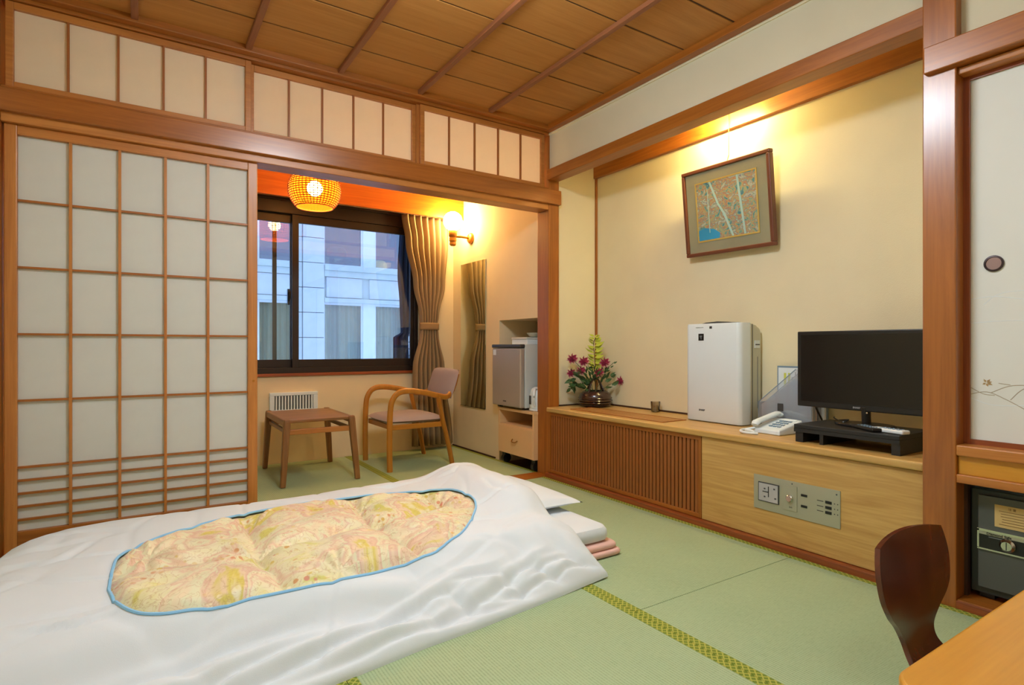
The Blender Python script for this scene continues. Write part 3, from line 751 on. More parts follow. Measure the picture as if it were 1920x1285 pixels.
for xc in (X0+.028, X1-.028): box('stretcher', xc-.009, xc+.009, Y0+.04, Y1-.04, .322, .348, wood('table','y'), t, bevel=.004)

# ------------------------------------------------------------------ armchair
t = thing('armchair', (1.7, 4.04, 0), 'bentwood armchair with mauve-grey padded seat and back by the window', 'chair')
Wc = wood('chair','z'); Wx = wood('chair','x')
def flat(pts, a, b_, name, m=Wc, up=(0,1,0), sub=5):
    return MB().tube(smoothpath(pts, sub), a, 8, r2=b_, up=up).build(name, m, t, smooth=True)
for y, s in ((3.785, 1), (4.295, -1)):
    # front leg bending into the armrest, which sweeps round behind the backrest
    flat([(1.455,y,0),(1.452,y,.20),(1.458,y,.42),(1.475,y,.50),(1.52,y,.548),(1.60,y,.558),(1.72,y,.54),(1.82,y+.005*s,.515),(1.90,y+.03*s,.50),(1.955,y+.065*s,.52),(2.0,y+.09*s,.58),(2.03,y+.10*s,.665)],
         .021, .016, 'arm_and_front_leg')
    flat([(1.94,y+.0*s,0),(1.905,y+.005*s,.17),(1.87,y+.008*s,.31),(1.825,y+.006*s,.502)], .016, .026, 'rear_leg')
    box('seat_rail', 1.47, 1.885, y-.009+.025*s, y+.009+.025*s, .285, .322, Wx, t, bevel=.004)
for x in (1.48, 1.868): box('seat_rail', x-.01, x+.01, 3.805, 4.275, .285, .322, wood('chair','y'), t, bevel=.004)
flat([(2.012,3.87,.60),(2.03,3.95,.59),(2.035,4.04,.588),(2.03,4.13,.59),(2.012,4.21,.60)], .010, .018, 'back_rail', wood('chair','y'), up=(0,0,1))
def cushion(name, cx, cy, cz, hx, hy, hz, m, parent, tilt=0, p=4, curve=0):
    n = 20; b2 = MB(); top = []; rings = []
    for j in range(n+1):
        v_ = -1+2*j/n; row = []
        for i in range(n+1):
            u_ = -1+2*i/n
            # rounded square mapping
            e = max(0, 1-abs(u_)**p)*max(0, 1-abs(v_)**p); h = hz*(e**.45)
            row.append((u_*hx*(1-.03*v_*v_), v_*hy*(1-.03*u_*u_), h, u_))
        top.append(row)
    def tr_(x, y, z, u_):
        z += curve*(y/hy)**2
        return (cx + x*math.cos(tilt)+z*math.sin(tilt), cy+y, cz - x*math.sin(tilt)+z*math.cos(tilt))
    b2.ring_strip([[tr_(a, b_, c_, d) for a, b_, c_, d in r] for r in top], closed=False, cap=False)
    b2.ring_strip([[tr_(a, b_, -c_*.6, d) for a, b_, c_, d in r] for r in top], closed=False, cap=False)
    bmesh.ops.remove_doubles(b2.bm, verts=b2.bm.verts, dist=1e-5)
    return b2.build(name, m, parent, smooth=True)
cushion('seat_cushion', 1.672, 4.04, .343, .222, .238, .040, M['seat'], t)
cushion('backrest', 1.955, 4.04, .600, .115, .215, .028, M['seat'], t, tilt=R(-72), curve=-.035)

# ------------------------------------------------------------------ refrigerator cart
t = thing('refrigerator_cart', (2.5, 3.44, .0), 'beige wheeled cart with open shelf and drawer under the small refrigerator', 'cart')
FX = 2.275; YA, YB = 3.215, 3.68
box('side_panel', FX, 2.66, YA, YA+.018, .085, .405, M['maple'], t, bevel=.002); box('side_panel', FX, 2.66, YB-.018, YB, .085, .405, M['maple'], t, bevel=.002)
box('top', FX-.005, 2.665, YA-.003, YB+.003, .400, .420, M['maple'], t, bevel=.003)
box('bottom', FX+.004, 2.66, YA+.018, YB-.018, .085, .10, M['maple'], t); box('back', 2.645, 2.66, YA+.018, YB-.018, .10, .40, M['maple'], t)
box('shelf', FX+.004, 2.645, YA+.018, YB-.018, .285, .300, M['maple'], t)
d = box('drawer', FX-.006, FX+.012, YA+.01, YB-.01, .088, .287, M['maple'], t, bevel=.002)
MB().tube(smoothpath([(FX-.006,3.41,.195),(FX-.022,3.425,.182),(FX-.022,3.465,.186),(FX-.006,3.475,.200)], 5), .004, 8).build('handle', M['brass'], d, smooth=True)
for y in (YA+.04, YB-.04):
    for x in (FX+.045, 2.62): 
        c = MB().tube([(x, y-.016, .035), (x, y+.016, .035)], .034, 16, up=(0,0,1)).build('caster', M['black'], t, smooth=False)
        box('fork', x-.02, x+.02, y-.022, y+.022, .060, .086, M['black'], c)

t = thing('refrigerator', (2.45, 3.52, .42), 'small silver-grey refrigerator standing on the wheeled cart', 'refrigerator')
box('cabinet', 2.285, 2.64, 3.335, 3.715, .434, .888, M['fridge_side'], t, bevel=.006)
dd = box('door', 2.243, 2.282, 3.335, 3.718, .436, .862, M['fridge'], t, bevel=.010, seg=3)
box('top_trim', 2.240, 2.285, 3.333, 3.720, .864, .890, M['dkgrey'], t, bevel=.006)
box('maker_badge', 2.2415, 2.2435, 3.52, 3.56, .470, .478, M['dkgrey'], dd)
box('door_sticker', 2.2418, 2.2432, 3.66, 3.70, .81, .85, M['white_pl'], dd)
for y in (3.36, 3.69):
    for x in (2.30, 2.60): box('foot', x-.015, x+.015, y-.015, y+.015, .420, .436, M['black'], t)
t = thing('white_box', (2.44, 3.47, .888), 'white lidded box lying on top of the small refrigerator', 'box')
box('box_body', 2.32, 2.60, 3.36, 3.56, .8885, .925, M['white_pl'], t, bevel=.004)
box('lid', 2.317, 2.603, 3.357, 3.563, .925, .940, M['fridge_side'], t, bevel=.004)
t = thing('small_dish', (2.45, 3.40, .94), 'small taupe dish sitting on the white box', 'dish')
MB().lathe([(.02,.941),(.035,.950),(.052,.972),(.050,.974),(.030,.955),(.01,.95)], 2.42, 3.42, 24).build('bowl', M['grey_pl'], t, smooth=True)
t = thing('electric_kettle', (2.345, 3.27, .42), 'white electric kettle beside the refrigerator on the cart', 'kettle')
kx, ky = 2.345, 3.272
MB().lathe([(.050,.421),(.056,.425),(.056,.437),(.050,.440)], kx, ky, 24).build('base', M['white_pl'], t, smooth=True)
MB().lathe([(.052,.441),(.056,.46),(.054,.52),(.045,.565),(.038,.578),(.02,.588)], kx, ky, 24).build('body', M['white_pl'], t, smooth=True)
MB().tube(smoothpath([(kx-.03,ky-.03,.575),(kx-.055,ky-.045,.57),(kx-.065,ky-.05,.52),(kx-.05,ky-.04,.465)], 5), .008, 8).build('handle', M['white_pl'], t, smooth=True)
MB().box(kx-.062, kx-.056, ky-.005, ky+.012, .47, .53).build('water_window', M['dkgrey'], t)

# ------------------------------------------------------------------ framed picture (leans forward from the rail)
t = thing('framed_picture', (2.70, 1.97, 1.39), 'framed forest painting in a linen mount hanging in the alcove', 'picture')
W2, H2 = .277, .243
dp = [('frame', None)]
fm = MB()
for a in ((-W2, W2, -H2, -H2+.02), (-W2, W2, H2-.02, H2), (-W2, -W2+.02, -H2+.02, H2-.02), (W2-.02, W2, -H2+.02, H2-.02)):
    fm.box(-.024, .012, a[0], a[1], a[2], a[3])
def local_build(mb, name, m, parent, **k):
    o = mb.build(name, m, None, origin=(0,0,0), **k); o.parent = parent; o.location = (0,0,0); return o
pic = t; pic.location = (2.690, 1.972, 1.634); WP[pic] = Vector(pic.location); pic.rotation_euler = (R(.6), R(-6.5), 0)
local_build(fm, 'frame', M['frame'], pic, bevel=.004)
local_build(MB().box(-.010, -.004, -W2+.018, W2-.018, -H2+.018, H2-.018), 'linen_mount', M['mat_linen'], pic)
mt = MB()
for a in ((-.195,.195,-.167,-.159),(-.195,.195,.159,.167),(-.195,-.187,-.159,.159),(.187,.195,-.159,.159)): mt.box(-.013, -.009, *a)
local_build(mt, 'gilt_slip', M['gold'], pic)
pa = local_build(MB().box(-.0115, -.0095, -.187, .187, -.159, .159), 'painting', M['painting'], pic)
for pp in ([(.090,.159),(.103,.159),(.055,.03),(.02,-.03),(-.030,-.158),(-.042,-.158),(.005,-.03),(.043,.03)], [(-.085,.159),(-.072,.159),(-.104,-.158),(-.116,-.158)], [(.112,.13),(.115,.13),(.114,-.12),(.109,-.12)]):
    local_build(MB().prism(pp, -.0125, -.0112, 'x'), 'painted_trunk', M['trunk'], pa)
local_build(MB().prism([(.186,-.100),(.14,-.090),(.08,-.105),(.045,-.13),(.05,-.157),(.186,-.157)], -.0122, -.0113, 'x'), 'painted_water', M['pool'], pa)
t = thing('picture_wire', (2.725, 1.985, 1.87), 'thin brass picture wire hanging from the alcove rail', 'wire')
MB().tube([(2.722,1.985,2.22),(2.722,1.985,1.93)], .0018, 6, up=(1,0,0)).build('rod', M['brass'], t)
MB().tube(smoothpath([(2.722,1.985,1.93),(2.715,1.99,1.90),(2.700,1.985,1.883),(2.69,1.985,1.876)], 4), .0025, 6, up=(0,1,0)).build('hook', M['brass'], t)

# ------------------------------------------------------------------ air purifier
t = thing('air_purifier', (2.645, 1.968, .465), 'white upright air purifier with badge on the alcove counter', 'air purifier')
def rrect(x0, x1, y0, y1, r, n=6):
    out = []
    for cx, cy, a0 in ((x1-r, y1-r, 0), (x0+r, y1-r, 90), (x0+r, y0+r, 180), (x1-r, y0+r, 270)):
        for k in range(n+1):
            a = R(a0+90*k/n); out.append((cx+r*math.cos(a), cy+r*math.sin(a)))
    return out
fr = rrect(2.553, 2.66, 1.795, 2.141, .026)
rings = [[(x+.004, y, .470) for x, y in fr], [(x, y, .477) for x, y in fr], [(x, y, .985) for x, y in fr], [(2.606+(x-2.606)*.95, 1.968+(y-1.968)*.985, .996) for x, y in fr]]
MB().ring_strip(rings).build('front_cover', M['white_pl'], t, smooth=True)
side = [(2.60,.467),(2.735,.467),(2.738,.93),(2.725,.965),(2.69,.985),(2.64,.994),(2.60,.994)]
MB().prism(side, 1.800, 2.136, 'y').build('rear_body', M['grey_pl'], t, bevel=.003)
MB().prism([(1.86,.996),(1.90,1.004),(1.968,1.008),(2.04,1.004),(2.08,.996)], 2.60, 2.70, 'x').build('top_outlet', M['dkgrey'], t)
box('seam', 2.6605, 2.664, 1.7985, 2.1375, .470, .99, M['dkgrey'], t)
hg = box('hand_grip', 2.68, 2.722, 1.7965, 1.801, .865, .905, M['white_pl'], t); box('grip_slot', 2.684, 2.720, 1.7955, 1.797, .880, .886, M['dkgrey'], hg)
box('side_groove', 2.705, 2.709, 1.7985, 1.8005, .55, .82, M['greyink'], t)
bd = box('badge', 2.5512, 2.5532, 2.018, 2.052, .905, .942, M['black'], t)
MB().prism([(2.027,.932),(2.042,.932),(2.044,.926),(2.038,.921),(2.036,.912),(2.032,.912),(2.032,.922),(2.028,.926)], 2.5506, 2.5513, 'x').build('badge_symbol', M['greyink'], bd)
text('maker_name', 'SHARP', .013, (2.5522, 2.030, .528), (R(90), 0, R(-90)), M['dkgrey'], t, bold=.0005)
text('top_lettering', 'PLASMACLUSTER', .0065, (2.5522, 2.045, .975), (R(90), 0, R(-90)), M['greyink'], t)
box('indicator', 2.5515, 2.5535, 1.965, 1.981, .968, .981, M['dkgrey'], t)
for y in (1.83, 2.10): box('foot', 2.59, 2.71, y-.015, y+.015, .465, .4705, M['black'], t)
tag(MB().tube(smoothpath([(2.735,1.80,.53),(2.735,1.775,.535),(2.735,1.75,.52),(2.735,1.735,.49),(2.735,1.70,.468)], 5), .003, 6).build('appliance_wire', M['grey_pl'], None, smooth=True),
    'thin grey power cord curving down behind the air purifier', 'cord')

# ------------------------------------------------------------------ flower arrangement
t = thing('flower_basket', (2.60, 2.955, .465), 'dark handled basket vase holding a flower arrangement in the alcove corner', 'vase')
vx_, vy_ = 2.60, 2.95
MB().lathe([(.060,.466),(.082,.470),(.104,.495),(.112,.525),(.102,.555),(.080,.572),(.074,.572),(.09,.55),(.06,.50)], vx_, vy_, 32).build('bowl', M['vase'], t, smooth=True)
wv = MB()
for i in range(6):
    z = .478+i*.016; r = .092+.021*math.sin(math.pi*min(1, (i+.6)/5.4)); 
    wv.tube([(vx_+r*math.cos(q)*(1+.02*(k%2)), vy_+r*math.sin(q)*(1+.02*(k%2)), z) for k, q in enumerate([2*math.pi*k/32 for k in range(33)])], .004, 5, cap=False)
tag(wv.build('weave', M['vase'], t, smooth=True), kind='stuff')
for s in (-.05, -.03, -.01, .01, .03, .05):
    MB().tube(smoothpath([(vx_+s*.6-.055, vy_+.02+s, .56), (vx_+s*.5-.035, vy_+s*.7, .632), (vx_+s*.3, vy_+s*.5, .658), (vx_+.035+s*.5, vy_-.005+s*.7, .632), (vx_+.055+s*.6, vy_-.02+s, .56)], 5), .004, 6).build('handle', M['vase'], t, smooth=True)
f = thing('flower_arrangement', (vx_, vy_, .56), 'magenta flowers with green and yellow-green leaves arranged in the dark basket', 'flowers')
# viewer-plane directions at the vase: right = (.838,-.546)
def vp(dx, z, dep=0): return Vector((vx_ + dx*.838 + dep*.546, vy_ - dx*.546 + dep*.838, z))
def leafmb(mb, p, d, l, w):
    d = Vector(d).normalized(); s_ = d.cross(Vector((.3, -.8, .5))).normalized(); n_ = d.cross(s_)
    pts = [p, p+d*l*.3+s_*w, p+d*l*.65+s_*w*.8, p+d*l-n_*l*.12, p+d*l*.65-s_*w*.8, p+d*l*.3-s_*w]
    mid = mb.bm.verts.new(p+d*l*.5+n_*w*.35); vs = [mb.bm.verts.new(q) for q in pts]
    for i in range(6): mb.bm.faces.new((vs[i], vs[(i+1) % 6], mid))
def bloom(c, r):
    b_ = MB(); n_ = Vector((-.5, -.8, .35)).normalized(); a = n_.orthogonal().normalized(); b2 = n_.cross(a)
    for lay, (cnt, rr, up) in enumerate(((8, 1, .1), (6, .65, .5), (4, .35, .8))):
        for k in range(cnt):
            q = 2*math.pi*(k+.5*lay)/cnt; d = a*math.cos(q)+b2*math.sin(q)
            leafmb(b_, c, d + n_*up, r*rr*1.1, r*.3)
    o = b_.build('flower', M['petal'], f, solid=.0008)
    c2 = MB()
    for k in range(7):
        q = 2*math.pi*k/7+.3; d = a*math.cos(q)+b2*math.sin(q); leafmb(c2, c - n_*.004, d*1.0+n_*-.1, r*1.2, r*.22)
    c2.build('outer_petals', M['petal_lt'], o, solid=.0008)
blooms = [(-.155, .790, .0), (-.080, .772, -.02), (-.162, .692, 0), (.062, .765, -.02), (.175, .640, .0), (-.10, .71, -.03), (.02, .70, -.05)]
for dx, z, dep in blooms:
    c = vp(dx, z, dep); bloom(c, .036 if z > .72 else .032)
    MB().tube(smoothpath([vp(dx*.15, .56), vp(dx*.5, .56+(z-.56)*.6), c], 4), .002, 5).build('stem', M['leaf'], f)
for i in range(80):
    ang = random.uniform(-1.15, 1.15); l = random.uniform(.05, .15); 
    if random.random() < .5: ang = -abs(ang)
    p = vp(math.sin(ang)*l*1.1, .585+math.cos(ang)*l*.95 - (.03 if abs(ang) > .9 else 0), random.uniform(-.06, .03))
    mb = MB(); leafmb(mb, p, (math.sin(ang)*.8+random.uniform(-.4,.4), -.3*math.sin(ang)+random.uniform(-.5,.3), math.cos(ang)*.6+random.uniform(-.4,.3)), random.uniform(.04, .07), random.uniform(.009, .014))
    mb.build('leaf', M['leaf'], f, solid=.0006)
for i in range(10):
    p = vp(random.uniform(-.17,-.03), random.uniform(.57,.66), random.uniform(-.05,0)); mb = MB(); leafmb(mb, p, (random.uniform(-1,0), random.uniform(-.5,.3), random.uniform(-.4,.2)), .06, .013); mb.build('leaf', M['leaf'], f, solid=.0006)
main = smoothpath([vp(0,.56), vp(.004,.68), vp(-.004,.80), vp(-.01,.90), vp(.02,.952)], 6)
MB().tube(main, .0028, 6).build('tall_stem', M['stem'], f, smooth=True)
for k in range(26):
    z = .70+.245*k/25; s_ = -1 if k % 2 else 1
    p = vp(-.004, z, random.uniform(-.01, .01)); l = random.uniform(.045, .075) if z < .92 else .04
    mb = MB(); leafmb(mb, p, (s_*.8+.1, -s_*.5, random.uniform(.1, .7)), l, .013); mb.build('bright_leaf', M['leaf_lt'], f, solid=.0006)
MB().tube(smoothpath([vp(.02,.60), vp(.08,.72,-.02), vp(.13,.77,-.02)], 5), .0018, 5).build('side_sprig', M['leaf'], f)
for k in range(8):
    mb = MB(); leafmb(mb, vp(.04+.012*k, .66+.014*k, -.02), (.8*(1 if k%2 else -.2), -.3, .5), .028, .005); mb.build('leaf', M['leaf'], f, solid=.0006)

t = thing('glass_tumbler', (2.69, 2.49, .465), 'small clear glass tumbler near the wall between vase and purifier', 'glass')
MB().lathe([(.020,.466),(.026,.470),(.030,.53),(.0285,.53),(.024,.474),(.005,.474)], 2.69, 2.49, 24).build('cup', M['tumbler'], t, smooth=True)
MB().lathe([(.015,.478),(.019,.482),(.019,.500),(.012,.51),(.004,.512)], 2.69, 2.49, 16).build('dark_stopper', plain('olive_grey', (104, 96, 76), .5), t, smooth=True)

# ------------------------------------------------------------------ leaflets and file holder
t = thing('menu_stand', (2.715, 1.59, .465), 'upright framed leaflet with yellow-green print behind the file holder', 'sign')
box('board', 2.716, 2.722, 1.44, 1.695, .467, .775, M['bluegrey'], t)
pg_ = box('page', 2.7145, 2.716, 1.448, 1.688, .475, .766, M['page'], t)
for y in (1.652, 1.630): box('printed_stripe', 2.7138, 2.7146, y-.006, y+.006, .62, .74, M['yprint'], pg_)
box('printed_stripe', 2.7138, 2.7146, 1.595, 1.600, .60, .745, M['greyink'], pg_); box('printed_stripe', 2.7138, 2.7146, 1.610, 1.618, .66, .72, M['greyink'], pg_)
t = thing('file_holder', (2.64, 1.58, .465), 'clear plastic magazine file with a slanted top standing beside the television', 'file holder')
poly = [(1.750,.467),(1.750,.590),(1.552,.763),(1.47,.763),(1.47,.467)]
for x in (2.638, 2.702): MB().prism(poly, x, x+.003, 'x').build('side_panel', M['acryl'], t)
box('front_panel', 2.641, 2.702, 1.747, 1.750, .467, .590, M['acryl'], t); box('base_panel', 2.641, 2.702, 1.47, 1.747, .467, .470, M['acryl'], t)
MB().tube([(2.6395,1.750,.590),(2.6395,1.552,.763)], .0022, 6).build('edge', M['bluegrey'], t); MB().tube([(2.7035,1.750,.590),(2.7035,1.552,.763)], .0022, 6).build('edge', M['bluegrey'], t)
MB().tube([(2.6395,1.750,.467),(2.6395,1.750,.590),(2.7035,1.750,.590)], .0018, 6).build('edge', M['bluegrey'], t)
box('finger_notch', 2.6368, 2.6378, 1.615, 1.645, .555, .592, M['dkgrey'], t)
for i, (x, c_) in enumerate(((2.644, (214, 222, 232)), (2.658, (226, 230, 234)), (2.672, (206, 214, 226)), (2.686, (230, 222, 226)))):
    m_ = plain('brochure_cover_%s' % 'abcd'[i], c_, .5, var=.06)
    zt = .715+.008*i
    b_ = tag(MB().prism([(1.735,.471),(1.735,.580),(1.562,zt),(1.48,zt),(1.48,.471)], x, x+.008, 'x').build('brochure', m_),
        ['pale blue-grey brochure nearest the viewer in the clear file', 'light grey brochure second from the viewer in the file', 'blue-grey brochure third from the viewer in the file', 'pinkish-grey brochure at the back of the clear file'][i], 'brochure', 'brochures in the clear file')

# ------------------------------------------------------------------ telephone
t = thing('telephone', (2.50, 1.545, .4655), 'white push-button desk telephone in front of the file holder', 'telephone')
ph = t; ph.location = (2.530, 1.575, .4655); ph.rotation_euler = (0, 0, R(-4))
WP[ph] = Vector((0, 0, 0))
def pl(mb, name, m, par=None, **k):
    o = mb.build(name, m, None, origin=(0,0,0), **k); o.parent = par or ph; o.location = (0,0,0); WP[o] = Vector((0,0,0)); return o
# local frame: -x towards the viewer side, y along width
body = MB().hexa([(-.095,-.075,0),(.085,-.075,0),(.085,.075,0),(-.095,.075,0)], [(-.09,-.07,.022),(.08,-.07,.060),(.08,.07,.060),(-.09,.07,.022)])
pb = pl(body, 'base', M['white_pl'], bevel=.006, seg=3)
def on(x): return .022+(x+.09)*(.038/.17)
for r_ in range(4):
    for c_ in range(3):
        x = .035-.026*r_; y = .006-.022*c_
        pl(MB().box(x-.007, x+.007, y-.0075, y+.0075, on(x)-.002, on(x)+.004), 'key', M['bluegrey'], pb)
pl(MB().hexa([(.05,-.055,on(.05)),(.072,-.055,on(.072)),(.072,.015,on(.072)),(.05,.015,on(.05))], [(.05,-.055,on(.05)+.002),(.072,-.055,on(.072)+.002),(.072,.015,on(.072)+.002),(.05,.015,on(.05)+.002)]), 'label_strip', M['page'], pb)
hs = MB(); hs.tube(smoothpath([(-.100,.052,.036),(-.085,.052,.050),(-.04,.052,.060),(.02,.052,.073),(.065,.052,.080),(.085,.052,.074)], 5), [.018]*3+[.021]*3+[.017]*17+[.021]*3, 10, r2=.012); pl(hs, 'handset', M['white_pl'], smooth=True)
cd = MB(); cd.tube(smoothpath([(-.092,.055,.022),(-.115,.090,.012),(-.145,.092,.010),(-.175,.060,.008),(-.170,.020,.007),(-.15,-.005,.007)], 6), .006, 8); pl(cd, 'coiled_cord', M['white_pl'], smooth=True)
cd = MB(); cd.tube(smoothpath([(-.125,.082,.010),(-.13,.045,.010),(-.145,.02,.008),(-.16,.005,.008)], 6), .0075, 8); pl(cd, 'coiled_cord', M['white_pl'], smooth=True)

# ------------------------------------------------------------------ TV stand, TV, remotes
t = thing('tv_riser', (2.49, 1.19, .4655), 'low black riser stand under the television', 'stand')
box('top_board', 2.352, 2.640, .985, 1.392, .523, .540, M['black_matte'], t, bevel=.002)
box('front_lip', 2.352, 2.358, .985, 1.392, .508, .523, M['black_matte'], t)
for y0, y1 in ((.985, 1.015), (1.355, 1.388), (1.27, 1.285)): box('leg', 2.358, 2.630, y0, y1, .4655, .523, M['black_matte'], t)
box('back_board', 2.632, 2.640, 1.015, 1.27, .480, .523, M['black_matte'], t)
t = thing('television', (2.53, 1.185, .54), 'black flat-screen television switched off, on the low black riser', 'television')
box('cabinet', 2.512, 2.552, .885, 1.470, .603, .940, M['black'], t, bevel=.004)
box('screen', 2.5105, 2.513, .903, 1.452, .628, .924, M['screen'], t)
box('rear_bulge', 2.552, 2.59, 1.0, 1.35, .66, .88, M['black'], t, bevel=.01)
text('maker_name', 'SHARP', .010, (2.5112, 1.213, .6155), (R(90), 0, R(-90)), plain('silver_lettering', (150, 150, 150), .4), t, bold=.0004)
MB().tube([(2.535,1.185,.552),(2.53,1.185,.62)], .022, 12, r2=.016, up=(0,1,0)).build('neck', M['black'], t, smooth=True)
MB().prism([(2.45+.10*0, 0)]*0 or [(2.52+.075*math.cos(a), 1.185+.115*math.sin(a)) for a in [2*math.pi*k/32 for k in range(32)]], .5405, .552, 'z').build('foot_plate', M['black'], t, bevel=.003)
MB().lathe([(.0035, 2.511), (.0035, 2.5095)], 1.172, .598, 10, axis='x').build('power_light', M['chrome'], t)
def remote(name, label, cx, cy, z, rz, L_, W_, H_, m, mk_, par=None):
    r_ = thing(name, (cx, cy, z), label, 'remote control'); r_.rotation_euler = (0, 0, rz); WP[r_] = Vector((0,0,0))
    def put(mb, nm, mm, p=None, **k):
        o = mb.build(nm, mm, None, origin=(0,0,0), **k); o.parent = p or r_; o.location = (0,0,0); WP[o] = Vector((0,0,0)); return o
    b_ = put(MB().box(-L_/2, L_/2, -W_/2, W_/2, 0, H_), 'case', m, bevel=min(.006, H_*.4), seg=3)
    for i in range(5):
        for j in range(3):
            put(MB().box(-L_*.32+i*L_*.13-.004, -L_*.32+i*L_*.13+.004, (j-1)*W_*.28-.003, (j-1)*W_*.28+.003, H_-.0003, H_+.0018), 'button', mk_)
    return r_
remote('remote_control', 'white air-conditioner remote lying on the right end of the black riser', 2.415, 1.045, .5405, R(78), .13, .045, .016, M['white_pl'], M['bluegrey'])
remote('remote_control', 'black television remote lying at the television foot on the riser', 2.425, 1.135, .5405, R(55), .15, .042, .015, M['black'], M['bluegrey'])
t = tag(MB().tube(smoothpath([(2.58,1.34,.56),(2.58,1.34,.555),(2.55,1.30,.546),(2.50,1.27,.548),(2.52,1.25,.56),(2.56,1.28,.555),(2.60,1.33,.545)], 5), .003, 6).build('power_cable', M['black'], None, smooth=True),
        'black cable looped behind the television neck', 'cable')
tag(MB().tube(smoothpath([(2.64,1.41,.468),(2.63,1.42,.53),(2.60,1.435,.60),(2.62,1.43,.64)], 5), .004, 6).build('antenna_cable', M['black'], None, smooth=True), 'black cable behind the left edge of the television', 'cable')

# ------------------------------------------------------------------ bedding
def ss(t_): t_ = min(1, max(0, t_)); return t_*t_*(3-2*t_)
OUT = [(1.475,1.60),(1.462,1.72),(1.48,1.94),(1.515,2.2),(1.54,2.42),(1.56,2.7),(1.54,2.86),(1.3,2.88),(.97,2.85),(.43,2.83),(-.1,2.84),(-.3,2.80),(-.4,2.68),(-.45,2.4),(-.47,1.9),(-.46,1.42),(-.3,1.38),(.1,1.425),(.411,1.475),(.7,1.515),(.878,1.528),(1.1,1.556),(1.34,1.585)]
OV = [(-.074,1.944),(-.071,2.124),(-.055,2.261),(.012,2.346),(.11,2.421),(.377,2.524),(.571,2.555),(.778,2.554),(1.011,2.502),(1.16,2.462),(1.225,2.38),(1.225,2.18),(1.117,1.998),(.985,1.85),(.852,1.775),(.649,1.74),(.446,1.724),(.231,1.726),(.115,1.73),(.043,1.738),(-.009,1.768),(-.05,1.83)]
CX, CY = .56, 2.12
oa = np.array(OUT+[OUT[0]])
def edist(x, y):
    a = oa[:-1]; ab = oa[1:]-a; px = x-a[:,0]; py = y-a[:,1]
    t_ = np.clip((px*ab[:,0]+py*ab[:,1])/(ab**2).sum(1), 0, 1)
    return float(np.hypot(px-t_*ab[:,0], py-t_*ab[:,1]).min())
def sup(x, y):
    s = .115*ss((y-1.56)/.26)*ss((2.92-y)/.14)*ss((x+.52)/.12)*ss((1.80-x)/.1)
    return s + .075*ss((x-1.18)/.22)*ss((y-1.92)/.2)*ss((2.84-y)/.16)
CR = [([(.0,1.49),(.25,1.515),(.5,1.565),(.75,1.63),(.95,1.665)], .018, .011), ([(.25,1.475),(.5,1.51),(.72,1.555),(.9,1.575)], .016, .010), ([(.72,1.56),(.95,1.60),(1.12,1.655),(1.3,1.68)], .013, .010),
      ([(-.2,1.60),(.0,1.605),(.2,1.64),(.42,1.655)], .013, .012), ([(-.26,1.80),(-.14,1.785),(-.05,1.80)], .010, .008), ([(-.1,1.50),(.1,1.53),(.3,1.575),(.48,1.61)], .014, .011),
      ([(1.0,1.585),(1.12,1.60),(1.25,1.62)], .012, .008), ([(1.1,1.61),(1.2,1.65),(1.36,1.66)], .010, .008), ([(1.2,1.60),(1.3,1.625),(1.4,1.63)], .010, .007), ([(.55,1.53),(.8,1.545),(1.0,1.57)], .010, .008),
      ([(1.36,2.05),(1.33,2.2),(1.36,2.35)], .007, .012), ([(1.25,2.62),(1.33,2.58),(1.42,2.66)], .008, .010), ([(-.3,2.3),(-.2,2.34),(-.12,2.5)], .007, .012), ([(.9,2.68),(1.05,2.66),(1.2,2.70)], .008, .01)]
def folds(x, y, e):
    f_ = 0
    for pts, dep, wd in CR:
        if not (min(p[0] for p in pts)-.05 < x < max(p[0] for p in pts)+.05 and min(p[1] for p in pts)-.06 < y < max(p[1] for p in pts)+.06): continue
        best = 9; tt = 0; n_ = len(pts)-1
        for i_ in range(n_):
            (ax, ay), (bx, by) = pts[i_], pts[i_+1]; L2 = (bx-ax)**2+(by-ay)**2
            t_ = min(1, max(0, ((x-ax)*(bx-ax)+(y-ay)*(by-ay))/L2)); d_ = math.hypot(x-ax-t_*(bx-ax), y-ay-t_*(by-ay))
            if d_ < best:
                best = d_; tt = (i_+t_)/n_; side = 1 if (x-ax)*(by-ay)-(y-ay)*(bx-ax) < 0 else -1
        env = math.sin(math.pi*tt)**.7
        f_ -= dep*env*math.exp(-(best/wd)**2)
        if side > 0: f_ += dep*.7*env*math.exp(-((best-wd*2.0)/(wd*1.3))**2)
    near = ss((1.86-y)/.22)
    if near > 0:                      # long soft folds running along the near side
        q = (y-1.52-.05*math.sin(x*2.1))*1.0 + .10*x
        f_ += near*.014*math.sin(q*40+2.2*noise.noise(Vector((x*2, y*3, 1))))*ss((1.45-x)/.5+.15)
        rid = abs(noise.noise(Vector((x*5+y*2, y*9, 4))))
        f_ -= near*.022*max(0, .28-rid)/.28*ss((x-.45)/.4)
    f_ += .006*noise.noise(Vector((x*2.4, y*3.2, 7.1)))
    rid = abs(noise.noise(Vector((x*1.4+.5*y, y*4.2, 2.2)))); f_ -= .009*max(0, .10-rid)/.10*ss(e/.06)
    rid = abs(noise.noise(Vector((x*3.1-.8*y, y*2.2, 11.)))); f_ -= .006*max(0, .08-rid)/.08*ss(e/.06)
    return f_*ss(e/.05)
def HH(x, y):
    e = edist(x, y)
    return sup(x, y) + .075*math.sqrt(max(0, 1-(1-min(e/.16, 1))**2)) + folds(x, y, e)
